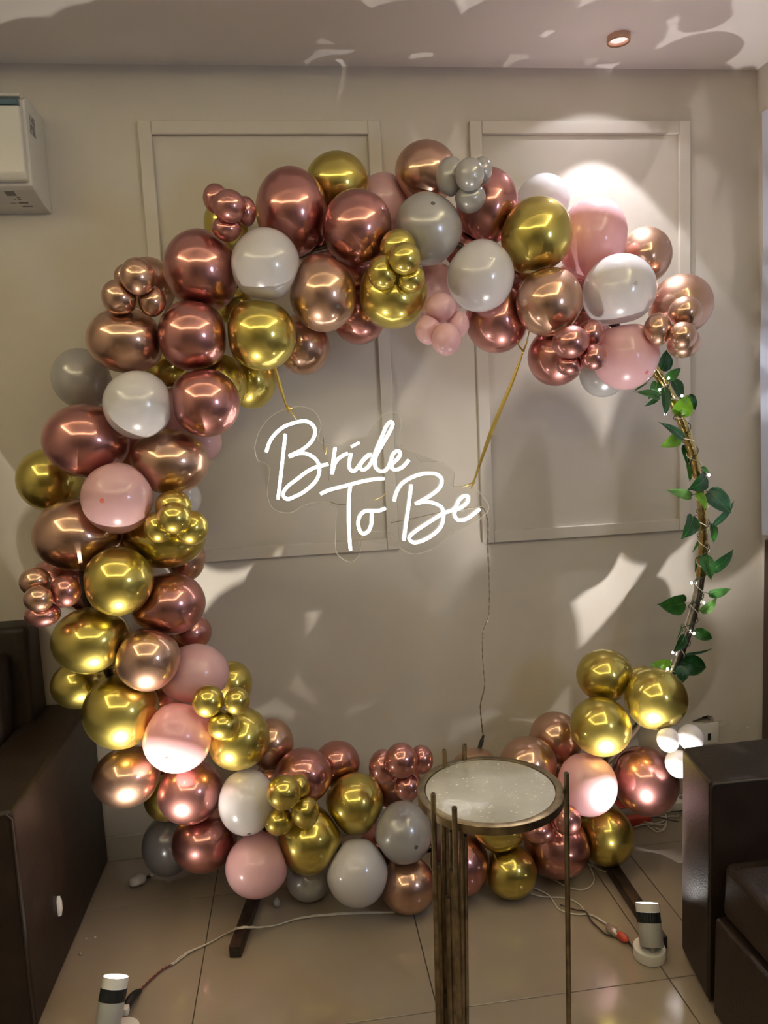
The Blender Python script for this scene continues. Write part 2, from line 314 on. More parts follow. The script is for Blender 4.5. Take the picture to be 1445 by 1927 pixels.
# ---------------------------------------------------------------- world coordinates of traced things
BIG = [
(-0.0368,-0.2191,2.148,0.0935,0.0857,'G','gold balloon peeking over the top of the arch left of a pale pink one'),
(-0.1758,-0.3104,2.045,0.1009,0.1165,'R','large rose balloon at the upper left of the arch beside a small rose cluster'),
(0.0007,-0.3818,1.978,0.0975,0.1009,'R','large rose balloon at top of arch between gold balloon and smoky silver balloon'),
(0.1138,-0.1077,2.127,0.0827,0.0824,'P','pale pink balloon half hidden behind the top of the arch'),
(0.2353,-0.1831,2.186,0.0946,0.0907,'C','copper balloon at the very top of the arch behind silver mini balloons'),
(0.1967,-0.3822,1.972,0.0961,0.0983,'S','smoky silver balloon below the topmost copper balloon of the arch'),
(0.3941,-0.2892,2.057,0.0909,0.1065,'R','rose balloon behind the silver mini balloons at top of the arch'),
(0.6275,-0.1066,2.125,0.0847,0.0783,'W','translucent white balloon behind the upper right gold balloon'),
(0.5085,-0.3844,1.95,0.1004,0.1031,'G','large gold balloon at the upper right of the arch beside a pink one'),
(0.7172,-0.2854,1.963,0.0982,0.1166,'P','large pink balloon under the bright spot of light on the wall panel'),
(0.9283,-0.1822,1.929,0.0844,0.0877,'C','copper balloon behind the right-hand white balloon near the arch end'),
(0.739,-0.4152,1.786,0.1021,0.1004,'W','large white balloon at the right shoulder of the arch'),
(0.9831,-0.3106,1.756,0.0915,0.0902,'C','copper balloon at the free end of the arch behind four copper minis'),
(0.5285,-0.4176,1.758,0.0946,0.0954,'C','copper balloon between two white balloons, right part of the arch'),
(0.3354,-0.4098,1.834,0.0942,0.0963,'W','white balloon between silver and copper balloons above the hanging sign'),
(0.4105,-0.2987,1.731,0.0936,0.0993,'R','rose balloon below a white one at the top of the long ribbon'),
(0.5285,-0.1926,1.852,0.0812,0.079,'R','rose balloon mostly hidden between gold, copper and white balloons'),
(0.2527,-0.197,1.823,0.0812,0.0969,'P','pink balloon mostly hidden behind the pink mini cluster'),
(0.5798,-0.3302,1.613,0.0846,0.0866,'R','rose balloon behind the rose minis at the lower right of the arch'),
(0.7259,-0.2103,1.735,0.0739,0.0774,'R','rose balloon mostly hidden between copper balloon and right white balloon'),
(0.7626,-0.4,1.602,0.0942,0.0984,'P','pink balloon with red dot just left of the ivy top'),
(0.7692,-0.226,1.568,0.0738,0.0789,'S','grey silver balloon half hidden under the pink one with red dot'),
(0.088,-0.4023,1.796,0.0972,0.0961,'G','gold balloon carrying four gold minis at top middle'),
(-0.1052,-0.3983,1.8,0.0931,0.1016,'C','copper balloon with dark crown spot beside the gold one with minis'),
(0.0062,-0.2271,1.759,0.0796,0.0801,'R','rose balloon hanging below between copper and gold, upper middle'),
(0.0062,-0.1693,1.882,0.0778,0.0743,'R','rose balloon deep behind the big rose and copper balloons at top'),
(-0.2563,-0.4342,1.873,0.0932,0.0954,'W','bright white balloon at the upper left of the arch'),
(-0.4305,-0.3824,1.876,0.0991,0.1053,'R','large rose balloon left of the upper white balloon'),
(-0.3698,-0.17,2.051,0.0648,0.0706,'G','gold balloon mostly hidden behind the upper left rose minis'),
(-0.6023,-0.193,1.876,0.0742,0.0774,'C','copper balloon behind the copper minis at the upper left edge'),
(-0.6383,-0.409,1.692,0.1004,0.0856,'C','wide copper balloon below the copper minis on the left outer edge'),
(-0.4614,-0.4224,1.696,0.095,0.0941,'R','rose balloon between copper and gold balloons, upper left'),
(-0.2795,-0.422,1.693,0.095,0.0951,'G','gold balloon directly above the short ribbon of the sign'),
(-0.1646,-0.216,1.683,0.0791,0.087,'C','copper balloon tucked right of the gold one above the short ribbon'),
(-0.3256,-0.207,1.588,0.0769,0.0863,'G','gold balloon lowest on the inner left shoulder beside the short ribbon'),
(-0.403,-0.3149,1.574,0.0709,0.082,'G','gold balloon half hidden behind a rose one, inner left'),
(-0.8088,-0.2284,1.61,0.0797,0.0862,'S','grey silver balloon on the left outer edge below the wide copper one'),
(-0.6077,-0.47,1.518,0.0885,0.0895,'W','white balloon on the left side of the garland'),
(-0.437,-0.4471,1.517,0.0912,0.0914,'R','rose balloon just left of the sign with coppery reflections'),
(-0.7678,-0.39,1.432,0.1124,0.099,'R','wide rose balloon on the left edge below the white balloon'),
(-0.924,-0.23,1.323,0.0891,0.0913,'G','gold balloon furthest out on the left edge'),
(-0.551,-0.39,1.363,0.1056,0.0906,'C','wide copper balloon beside the pale pink one with red dot on the left'),
(-0.4721,-0.23,1.41,0.0507,0.0566,'P','pale pink balloon sliver on the inner left edge'),
(-0.6795,-0.47,1.277,0.0927,0.0941,'P','pale pink balloon with red dot halfway down the left side'),
(-0.5387,-0.23,1.245,0.046,0.054,'W','small part of a white balloon behind the left gold minis'),
(-0.5845,-0.36,1.144,0.1095,0.0825,'G','gold balloon under the gold minis on the left side'),
(-0.8175,-0.38,1.175,0.1166,0.0996,'C','wide copper balloon above the mixed rose and copper minis, left edge'),
(-0.6957,-0.4736,1.055,0.091,0.0926,'G','front gold balloon on the left, between copper ones, above the sofa arm'),
(-0.5524,-0.23,1.066,0.0573,0.0703,'C','copper balloon mostly hidden on the inner left edge under gold'),
(-0.5857,-0.3864,0.9644,0.1007,0.0892,'R','dark rose balloon inner left beside the front gold balloon'),
(-0.9237,-0.2615,1.021,0.0782,0.0742,'R','rose balloon hidden behind the mixed minis on the left edge'),
(-0.7937,-0.425,0.8864,0.1047,0.0906,'G','gold balloon right of the mixed minis above the left sofa'),
(-0.8833,-0.2758,0.7166,0.0785,0.0704,'G','gold balloon half shaded just above the left sofa arm'),
(-0.6377,-0.47,0.8344,0.0855,0.0865,'C','round copper balloon in front of pink and gold, lower left'),
(-0.5573,-0.23,0.8357,0.0643,0.0576,'R','rose balloon sliver above the pink one, inner lower left'),
(-0.5304,-0.38,0.7529,0.096,0.0849,'P','pink balloon behind the three gold minis, lower left'),
(-0.4432,-0.23,0.6625,0.0612,0.0705,'G','gold balloon half hidden behind pink on the inner lower left'),
(-0.7327,-0.4231,0.6778,0.1036,0.1032,'G','large gold balloon against the left sofa arm'),
(-0.5759,-0.4719,0.607,0.0955,0.0956,'P','front pink balloon with red dot at the lower left'),
(-0.4157,-0.42,0.5657,0.0866,0.0888,'G','gold balloon beneath the three gold minis, lower left'),
(-0.3314,-0.28,0.4786,0.0662,0.078,'C','copper balloon behind gold where the garland turns along the floor'),
(-0.7439,-0.38,0.4646,0.0955,0.0837,'C','pale copper balloon by the left sofa side, glowing from the lamp'),
(-0.5696,-0.39,0.4054,0.0941,0.0896,'R','bright rose balloon under the front pink one, lower left'),
(-0.6599,-0.2612,0.3328,0.0705,0.0701,'G','yellow gold balloon peeking between copper and rose at lower left'),
(-0.548,-0.3444,0.2238,0.0959,0.0874,'R','rose balloon near the floor at the lower left'),
(-0.6752,-0.23,0.1601,0.0801,0.0929,'D','silver balloon with shade in its colour, on the floor by the left sofa'),
(-0.4044,-0.44,0.382,0.0817,0.0923,'W','pearly white balloon left of the lower gold minis'),
(-0.3873,-0.4577,0.1957,0.0904,0.0856,'P','pink balloon just above the left foot bar of the stand'),
(-0.2423,-0.38,0.4143,0.0862,0.0802,'R','rose balloon with crown spot behind the lower gold minis'),
(-0.1359,-0.2693,0.3915,0.0714,0.0678,'R','rose balloon at the back of the bottom row, left of the rose minis'),
(-0.2334,-0.4125,0.231,0.0992,0.0956,'G','gold balloon under the four lower gold minis'),
(-0.0929,-0.3719,0.3068,0.0889,0.0911,'G','gold balloon in the bottom row between rose and silver'),
(-0.1014,-0.4685,0.1473,0.0905,0.0948,'W','white balloon lowest in the bottom row'),
(-0.2431,-0.3473,0.0647,0.0697,0.0614,'S','grey balloon in shade behind the lowest gold and white balloons'),
(0.0409,-0.28,0.3181,0.0839,0.0789,'R','rose balloon behind the rose minis of the bottom row'),
(0.0406,-0.44,0.2361,0.0857,0.0896,'S','grey silver balloon just left of the round table'),
(0.0468,-0.4588,0.0808,0.0833,0.0774,'C','copper balloon on the floor left of the table poles'),
(0.2136,-0.4214,0.1062,0.0929,0.0918,'R','rose balloon behind the bundle of table poles'),
(0.3345,-0.4266,0.2197,0.0858,0.0756,'G','gold balloon partly hidden under the table top'),
(0.3619,-0.4493,0.0794,0.0791,0.0767,'G','gold balloon near the floor between the table legs'),
(0.5273,-0.3944,0.1094,0.1032,0.0937,'R','rose balloon behind the single right table leg'),
(0.6946,-0.3756,0.1141,0.0854,0.0926,'G','gold balloon above the right foot bar of the stand'),
(0.6095,-0.44,0.3252,0.0894,0.0924,'P','bright pink balloon right of the table top'),
(0.8212,-0.39,0.2881,0.0991,0.1043,'R','bright rose balloon beside the right sofa arm, lit by the lamp'),
(0.6549,-0.44,0.5041,0.0907,0.0877,'G','gold balloon above the bright pink one, lower right'),
(0.8289,-0.44,0.5744,0.0938,0.0929,'G','gold balloon at the foot of the ivy, lower right'),
(0.7173,-0.33,0.6204,0.0883,0.0817,'G','topmost gold balloon of the lower right end'),
(0.5871,-0.23,0.3806,0.0854,0.0889,'C','copper balloon behind the gold and pink at the lower right'),
(0.4589,-0.34,0.3587,0.0916,0.0837,'C','copper balloon just behind the right rim of the table top'),
(0.3155,-0.23,0.3024,0.0793,0.0689,'C','copper balloon showing over the back rim of the table'),
(0.8978,-0.23,0.5414,0.06,0.0585,'G','olive gold balloon hidden behind the pair at the foot of the ivy'),
(-0.205,-0.14,2.065,0.0702,0.069,'G','gold filler balloon added deep behind the big upper left rose balloon'),  # filler balloons: hidden, added to close gaps that leak lamp light
(-0.009,-0.1218,2.082,0.0687,0.0639,'C','copper filler balloon added deep behind the two big rose balloons at the top'),
(0.1782,-0.1484,1.982,0.0723,0.0681,'C','copper filler balloon added deep behind the smoky silver one at the top'),
(-0.6658,-0.1688,0.3824,0.0618,0.0608,'R','rose filler balloon added deep between front pink and pale copper, lower left'),
(-0.5069,-0.2156,0.2159,0.0626,0.0592,'R','rose filler balloon added deep left of the pearly white one, lower left'),
(-0.3292,-0.2,0.3331,0.064,0.061,'C','copper filler balloon added deep between pearly white and rose, lower left'),
(0.5708,-0.22,0.2167,0.0726,0.0699,'C','copper filler balloon added deep behind the right rim of the table and bright pink'),
(-0.3589,-0.1916,1.804,0.0559,0.055,'G','gold filler balloon added deep between the upper left white, rose and gold ones'),
(-0.101,-0.2188,1.965,0.0626,0.0593,'R','rose filler balloon added deep behind the hoop between the two big rose ones'),
(0.3413,-0.2208,1.95,0.064,0.0607,'R','rose filler balloon added deep behind the first white balloon right of the silver one'),
(0.7138,-0.1581,1.856,0.072,0.0711,'R','rose filler balloon added deep between pink, copper and right white balloons'),
(-0.5709,-0.194,1.637,0.0636,0.062,'G','olive gold filler balloon added deep between copper, rose and white on the upper left'),
(-0.5573,-0.2,1.504,0.0672,0.0754,'P','pink filler balloon added deep between the white and rose balloons on the left'),
(-0.6821,-0.2,1.41,0.0691,0.0694,'R','rose filler balloon added deep behind the left white and pale pink balloons'),
(-0.73,-0.2,1.135,0.0666,0.0705,'C','copper filler balloon added deep under the pale pink one with red dot, left side'),
(-0.857,-0.1685,0.9801,0.0696,0.0744,'R','rose filler balloon added deep behind the front gold one on the left'),
(-0.8217,-0.1742,0.7199,0.068,0.0709,'G','gold filler balloon added deep between gold and copper above the left sofa'),
(-0.6544,-0.2,0.6283,0.0665,0.0673,'R','rose filler balloon added deep between pink balloons on the lower left'),
(0.0004,-0.2419,0.0791,0.0792,0.0754,'R','rose filler balloon added deep between the white and silver ones of the bottom row'),
(0.9698,-0.23,0.3292,0.0837,0.0786,'S','grey translucent balloon in shade by the wall socket'),
]
MINIS = [
('silver cluster atop the arch','small silver balloon',[
(0.258,-0.4213,2.098,0.0404,0.0515,'S','left'),
(0.2953,-0.4828,2.084,0.0385,0.0417,'S','front'),
(0.3436,-0.4305,2.111,0.0273,0.0356,'S','right rear'),
(0.3076,-0.4315,2.04,0.0425,0.0388,'S','bottom'),
]),
('copper cluster at the right arch end','small copper balloon',[
(0.8964,-0.4914,1.709,0.0454,0.043,'C','top'),
(0.8151,-0.4895,1.664,0.0362,0.0461,'C','left'),
(0.866,-0.5313,1.64,0.0379,0.0383,'C','front'),
(0.9016,-0.4719,1.628,0.0461,0.044,'C','bottom'),
]),
('pink cluster above the sign','small pink balloon',[
(0.2058,-0.4734,1.742,0.043,0.0402,'P','top'),
(0.1691,-0.4775,1.685,0.0358,0.0391,'P','left'),
(0.253,-0.4649,1.698,0.0318,0.0366,'P','right'),
(0.2084,-0.522,1.653,0.0401,0.0426,'P','front bottom'),
]),
('rose cluster at the lower right arch','small rose balloon',[
(0.5521,-0.5191,1.635,0.0504,0.0443,'R','front'),
(0.6354,-0.4567,1.662,0.0388,0.0392,'R','upper right'),
(0.6174,-0.5144,1.593,0.0364,0.0363,'R','lower right'),
(0.5625,-0.4774,1.58,0.0387,0.0319,'R','bottom'),
]),
('gold cluster at the top middle','small gold balloon',[
(0.1004,-0.4507,1.91,0.0501,0.0458,'G','top rear'),
(0.1001,-0.5516,1.857,0.0423,0.0407,'G','front'),
(0.0485,-0.5081,1.831,0.0397,0.0444,'G','left'),
(0.1223,-0.5062,1.817,0.0378,0.0388,'G','right'),
]),
('rose cluster at the upper left','small rose balloon',[
(-0.3731,-0.4434,2.042,0.0331,0.037,'R','left'),
(-0.3375,-0.4881,2.01,0.0426,0.0403,'R','front'),
(-0.2991,-0.4307,2.013,0.0276,0.0377,'R','right'),
(-0.3506,-0.4401,1.967,0.0382,0.0326,'R','bottom'),
]),
('copper cluster on the left outer edge','small copper balloon',[
(-0.5747,-0.5105,1.835,0.0426,0.0472,'C','front top'),
(-0.6297,-0.4811,1.791,0.0442,0.0457,'C','left'),
(-0.5516,-0.4676,1.782,0.0355,0.0397,'C','right'),
(-0.6144,-0.4475,1.846,0.0313,0.0342,'C','hidden rear'),
]),
('gold cluster halfway down the left','small gold balloon',[
(-0.5395,-0.4682,1.246,0.0478,0.044,'G','top rear'),
(-0.5274,-0.5501,1.224,0.0421,0.041,'G','front'),
(-0.5759,-0.5055,1.196,0.0361,0.0405,'G','left'),
(-0.493,-0.4955,1.189,0.0451,0.0465,'G','right'),
]),
('mixed cluster above the left sofa','small balloon',[
(-0.9013,-0.4937,1.073,0.039,0.0373,'C','copper upper left'),
(-0.8805,-0.5405,1.037,0.037,0.0338,'C','copper front'),
(-0.8242,-0.5024,1.044,0.0384,0.0428,'R','rose right'),
(-0.8883,-0.5022,0.9865,0.0455,0.033,'R','rose bottom'),
]),
('gold trio at the lower left','small gold balloon',[
(-0.4815,-0.5119,0.7161,0.0427,0.0439,'G','left'),
(-0.4045,-0.524,0.7142,0.0345,0.0369,'G','right'),
(-0.4462,-0.5108,0.6455,0.0432,0.0404,'G','bottom'),
]),
('gold cluster of the bottom row','small gold balloon',[
(-0.2951,-0.5341,0.4467,0.0471,0.0465,'G','front top'),
(-0.2549,-0.4818,0.43,0.0313,0.0366,'G','rear'),
(-0.3169,-0.4901,0.3414,0.0408,0.0381,'G','lower left'),
(-0.2409,-0.5085,0.3704,0.0393,0.0449,'G','right'),
]),
('rose cluster left of the table','small rose balloon',[
(-0.0121,-0.4951,0.4723,0.0423,0.0486,'R','left'),
(0.0324,-0.5469,0.5105,0.0457,0.0475,'R','front'),
(0.095,-0.509,0.4897,0.0331,0.0401,'R','right'),
(0.0493,-0.518,0.4182,0.0361,0.0381,'R','bottom'),
]),
('rose cluster behind the right table leg','small rose balloon',[
(0.4306,-0.5177,0.2428,0.0455,0.0371,'R','left'),
(0.4792,-0.4774,0.2764,0.0432,0.0337,'R','top'),
(0.5069,-0.5388,0.2768,0.0403,0.0441,'R','right'),
]),
('white cluster beside the right sofa arm','small white balloon',[
(0.8269,-0.521,0.4799,0.0313,0.0366,'W','left'),
(0.903,-0.5119,0.4749,0.0364,0.0392,'W','right'),
(0.8693,-0.5065,0.3934,0.0397,0.0404,'W','bottom'),
]),
]
LETTERS = [
('B of Bride',[[(-0.2316,1.424),(-0.2394,1.378),(-0.2496,1.32),(-0.2637,1.24)],[(-0.288,1.375),(-0.2782,1.401),(-0.262,1.423),(-0.2378,1.442),(-0.2109,1.452),(-0.1809,1.457),(-0.1614,1.452),(-0.1497,1.438),(-0.1486,1.42),(-0.1612,1.397),(-0.1856,1.378),(-0.206,1.369),(-0.2263,1.361)],[(-0.2257,1.358),(-0.2062,1.365),(-0.1862,1.367),(-0.1634,1.359),(-0.1461,1.341),(-0.1415,1.319),(-0.1488,1.294),(-0.165,1.275),(-0.1929,1.255),(-0.2237,1.242),(-0.2372,1.239),(-0.2467,1.246),(-0.2467,1.26),(-0.2333,1.276),(-0.2072,1.294),(-0.1794,1.313),(-0.1503,1.326),(-0.1157,1.332)]]),
('r of Bride',[[(-0.09335,1.379),(-0.1015,1.339),(-0.1074,1.303)],[(-0.1064,1.303),(-0.09866,1.329),(-0.08825,1.344),(-0.07373,1.354),(-0.05782,1.36)]]),
('i of Bride',[[(-0.04844,1.36),(-0.05457,1.338),(-0.05562,1.318),(-0.04808,1.309),(-0.03894,1.311),(-0.02717,1.325)],[(-0.04751,1.378),(-0.0239,1.389)]]),
('d of Bride',[[(-0.02717,1.325),(-0.01223,1.342),(-0.001712,1.351),(0.007426,1.353),(-0.008112,1.344),(-0.02196,1.329),(-0.02457,1.317),(-0.0188,1.311),(-0.0076,1.314),(0.005162,1.327),(0.01851,1.353),(0.02762,1.374),(0.04102,1.401),(0.05441,1.429),(0.0651,1.442),(0.07279,1.442),(0.07372,1.432),(0.06163,1.41),(0.03989,1.377),(0.02454,1.352),(0.01744,1.331),(0.02069,1.314),(0.03232,1.304),(0.04657,1.305),(0.05726,1.316)]]),
('e of Bride',[[(0.05726,1.316),(0.06448,1.332),(0.06987,1.348),(0.07946,1.358),(0.08863,1.359),(0.09235,1.351),(0.08674,1.339),(0.07402,1.328),(0.06656,1.32),(0.06711,1.31),(0.07712,1.306),(0.09148,1.309),(0.1041,1.318),(0.117,1.332)]]),
('T of To',[[(-0.143,1.248),(-0.1174,1.258),(-0.07211,1.267),(-0.01755,1.278),(0.01884,1.282),(0.04279,1.282)],[(-0.05593,1.267),(-0.06204,1.23),(-0.06578,1.175),(-0.06636,1.13),(-0.06593,1.093),(-0.06488,1.079)]]),
('o of To',[[(0.002538,1.189),(0.0005605,1.168),(-0.001152,1.151),(-0.009317,1.134),(-0.02153,1.126),(-0.03308,1.131),(-0.03885,1.15),(-0.0372,1.168),(-0.02919,1.183),(-0.01645,1.191),(-9.205e-05,1.191),(0.0235,1.19),(0.04296,1.196)]]),
('B of Be',[[(0.1212,1.26),(0.1106,1.2),(0.1003,1.146),(0.09182,1.098)],[(0.06827,1.215),(0.07743,1.242),(0.09307,1.264),(0.1186,1.279),(0.1508,1.289),(0.1804,1.29),(0.2006,1.284),(0.2115,1.269),(0.2061,1.249),(0.1871,1.232),(0.1591,1.216),(0.1301,1.203)],[(0.1335,1.203),(0.1473,1.207),(0.1656,1.207),(0.186,1.202),(0.2061,1.19),(0.2124,1.173),(0.2103,1.148),(0.1991,1.126),(0.1753,1.107),(0.1449,1.093),(0.1219,1.09),(0.1096,1.098),(0.1101,1.109),(0.1255,1.122),(0.156,1.14),(0.1935,1.161),(0.2123,1.171),(0.2379,1.177)]]),
('e of Be',[[(0.2379,1.177),(0.2498,1.187),(0.2596,1.205),(0.2716,1.216),(0.2827,1.218),(0.2889,1.211),(0.2824,1.196),(0.2635,1.184),(0.2494,1.178),(0.2455,1.164),(0.253,1.15),(0.2645,1.147),(0.2808,1.15),(0.2998,1.161),(0.3219,1.177)]]),
]
ACRYLIC = [(-0.3202,1.39),(-0.3072,1.429),(-0.2797,1.465),(-0.238,1.49),(-0.1852,1.498),(-0.1457,1.482),(-0.1298,1.444),(-0.1384,1.399),(-0.07852,1.384),(-0.04408,1.4),(-0.001003,1.404),(0.02858,1.444),(0.05588,1.468),(0.09127,1.467),(0.1006,1.433),(0.08735,1.38),(0.1283,1.355),(0.1505,1.326),(0.1661,1.325),(0.2209,1.316),(0.2514,1.286),(0.2468,1.248),(0.2978,1.245),(0.329,1.219),(0.3518,1.179),(0.3267,1.148),(0.2662,1.12),(0.2289,1.107),(0.1875,1.07),(0.1232,1.054),(0.07995,1.077),(0.06291,1.118),(0.0008778,1.129),(-0.03444,1.108),(-0.03643,1.069),(-0.06107,1.044),(-0.08853,1.054),(-0.1071,1.082),(-0.1029,1.159),(-0.1004,1.206),(-0.1331,1.223),(-0.1868,1.219),(-0.2335,1.198),(-0.278,1.212),(-0.2932,1.255),(-0.2839,1.331),(-0.3136,1.355)]
CORD = [(0.3285,-0.36,1.181),(0.3425,-0.348,1.168),(0.3541,-0.336,1.127),(0.355,-0.324,1.052),(0.3589,-0.312,0.9678),(0.3616,-0.3,0.8984),(0.3592,-0.288,0.8282),(0.3456,-0.276,0.7835),(0.3438,-0.264,0.7373),(0.3463,-0.252,0.6638),(0.3523,-0.24,0.5888),(0.3392,-0.228,0.5233),(0.3436,-0.216,0.4552),(0.3504,-0.204,0.4023)]
FLEX_RED = [(-0.704,-0.6654,0.004),(-0.6885,-0.6423,0.004),(-0.6708,-0.6131,0.004),(-0.6481,-0.5837,0.004),(-0.6265,-0.5695,0.004)]
FLEX_WHITE = [(-0.6265,-0.5695,0.004),(-0.5982,-0.5396,0.004),(-0.5855,-0.5271,0.004),(-0.5305,-0.4983,0.004),(-0.4814,-0.4647,0.004),(-0.4513,-0.5093,0.045),(-0.4156,-0.5116,0.045),(-0.3875,-0.4958,0.03),(-0.3448,-0.4594,0.005),(-0.2831,-0.4411,0.004),(-0.2206,-0.4385,0.004),(-0.1266,-0.4467,0.004),(0.000988,-0.4663,0.004)]
CABLES = [
[(0.4139,-0.4464,0.004),(0.448,-0.4734,0.004),(0.5111,-0.4929,0.004),(0.5321,-0.509,0.004),(0.545,-0.5352,0.004),(0.5498,-0.5706,0.004),(0.5726,-0.5974,0.004),(0.5905,-0.6336,0.004)],
[(0.4327,-0.425,0.004),(0.4688,-0.4695,0.004),(0.474,-0.5097,0.004),(0.4799,-0.5458,0.004),(0.5156,-0.5714,0.004),(0.5571,-0.5805,0.004),(0.5752,-0.609,0.004),(0.5911,-0.6364,0.004)],
[(0.4879,-0.5242,0.004),(0.5224,-0.554,0.004),(0.5474,-0.5673,0.004),(0.5489,-0.6095,0.004),(0.5556,-0.6377,0.004),(0.5667,-0.6713,0.004),(0.588,-0.6805,0.004)],
[(0.472,-0.3609,0.004),(0.5126,-0.4021,0.004),(0.5327,-0.4351,0.004),(0.5625,-0.4611,0.004),(0.5887,-0.465,0.004),(0.6143,-0.4511,0.004),(0.6341,-0.4228,0.004),(0.6438,-0.3848,0.004),(0.6492,-0.3412,0.004)],
[(0.6465,-0.3428,0.004),(0.6612,-0.3679,0.004),(0.6799,-0.392,0.004),(0.7022,-0.3883,0.004)],
[(0.6125,-0.6979,0.004),(0.6155,-0.7334,0.004)]]
WALL_CABLES = [
[(0.8814,-0.1699,0.004),(0.9253,-0.1645,0.004),(0.9596,-0.1695,0.004),(0.9995,-0.1547,0.004),(1.019,-0.1331,0.004),(1.002,-0.1721,0.004),(0.9763,-0.2039,0.004),(0.9453,-0.2157,0.004),(0.9372,-0.1958,0.004),(0.934,-0.1746,0.004)],
[(0.9162,-0.07645,0.004),(0.9075,-0.1098,0.004),(0.907,-0.1354,0.004),(0.9122,-0.1534,0.004),(0.9355,-0.1624,0.004)],
[(0.9471,-0.1006,0.004),(0.939,-0.1293,0.004),(0.9269,-0.1564,0.004),(0.948,-0.165,0.004),(0.9754,-0.179,0.004),(0.9999,-0.1717,0.004)],
[(0.9614,-0.1382,0.004),(0.991,-0.1487,0.004),(1.008,-0.165,0.004),(1.043,-0.1826,0.004)],
[(0.9695,-0.1314,0.004),(1.011,-0.1316,0.004),(1.045,-0.1343,0.004),(1.064,-0.134,0.004),(1.077,-0.1192,0.004)],
[(1.03,-0.1093,0.004),(1.018,-0.1415,0.004),(0.9971,-0.1794,0.004),(0.9663,-0.21,0.004),(0.9552,-0.1872,0.004)],
[(1.051,-0.09608,0.004),(1.056,-0.1147,0.004),(1.073,-0.1183,0.004),(1.09,-0.0773,0.004),(1.109,-0.04454,0.004)]]
LEAVES = [
((0.906,-0.34,1.561),(0.921,-0.344,1.62),0.0434,0),
((0.8998,-0.384,1.53),(0.9305,-0.404,1.561),0.0261,1),
((0.9432,-0.34,1.526),(0.97,-0.344,1.466),0.0389,0),
((0.9363,-0.384,1.425),(0.9521,-0.404,1.48),0.0523,3),
((0.991,-0.34,1.48),(1.011,-0.344,1.435),0.0261,0),
((0.8777,-0.362,1.52),(0.8481,-0.374,1.476),0.0344,1),
((0.873,-0.384,1.48),(0.7957,-0.404,1.498),0.0233,2),
((0.8809,-0.362,1.479),(0.8346,-0.374,1.454),0.0147,1),
((0.8443,-0.362,1.524),(0.7985,-0.374,1.499),0.00731,2),
((0.8897,-0.384,1.504),(0.884,-0.404,1.422),0.0274,0),
((0.9481,-0.384,1.355),(0.8674,-0.404,1.406),0.0227,4),
((0.9465,-0.362,1.356),(0.8859,-0.374,1.331),0.0364,3),
((0.9773,-0.34,1.329),(0.9872,-0.344,1.268),0.0262,0),
((0.9912,-0.34,1.279),(0.9942,-0.344,1.217),0.0196,2),
((1.035,-0.34,1.26),(1.055,-0.344,1.24),0.0116,2),
((1.021,-0.384,1.234),(0.959,-0.404,1.199),0.0513,0),
((0.9842,-0.362,1.175),(0.9024,-0.374,1.2),0.0265,5),
((0.9941,-0.384,1.186),(1.012,-0.404,1.137),0.0253,3),
((1.033,-0.384,1.188),(1.094,-0.404,1.12),0.0524,4),
((1.064,-0.362,1.084),(1.124,-0.374,1.153),0.019,4),
((0.9788,-0.384,1.114),(0.9388,-0.404,1.052),0.048,0),
((1.07,-0.34,1.078),(1.074,-0.344,1.019),0.0217,1),
((1.023,-0.34,1.034),(1.001,-0.344,0.9956),0.01,2),
((1.053,-0.362,0.9398),(1.124,-0.374,1.001),0.0321,0),
((1.01,-0.384,0.9885),(1.032,-0.404,0.9196),0.043,1),
((1.02,-0.34,0.9769),(1.012,-0.344,0.9308),0.015,1),
((1.048,-0.362,0.8643),(1.113,-0.374,0.8773),0.0273,2),
((1.022,-0.362,0.8103),(1.069,-0.374,0.8536),0.0274,5),
((0.9653,-0.362,0.8418),(0.8756,-0.374,0.8448),0.0583,1),
((1.001,-0.362,0.7489),(1.054,-0.374,0.7223),0.0326,1),
((0.9533,-0.384,0.7419),(0.9078,-0.404,0.7027),0.0323,0),
((0.9724,-0.362,0.6775),(1.057,-0.374,0.6912),0.00821,4),
((0.9566,-0.362,0.7746),(0.9343,-0.374,0.7304),0.00503,1),
((0.9125,-0.362,0.6328),(0.8505,-0.374,0.6593),0.0531,3),
((0.9614,-0.34,0.6457),(1.054,-0.344,0.6197),0.0587,0),
((0.9358,-0.384,0.6483),(0.9406,-0.404,0.6018),0.0425,4),
]
BULBS = [(0.9015,-0.387,1.534),(0.8732,-0.387,1.501),(0.9431,-0.387,1.48),(0.8913,-0.387,1.429),(1.044,-0.362,1.237),(0.988,-0.362,0.9041),(1.029,-0.362,0.8386),(0.9829,-0.387,0.7505),(0.9266,-0.362,0.6866),(0.8959,-0.387,0.6442),(0.8601,-0.337,1.544)]

# ================================================================ large structure
HC = 2.57
XL, XR0, XR1, YB = -2.6, 1.425, 1.485, -5.2

def structure(name, me, m, parent=None, smooth=False):
    o = link(name, me, m, parent, smooth); 
    if parent is None: o['kind'] = 'structure'
    return o

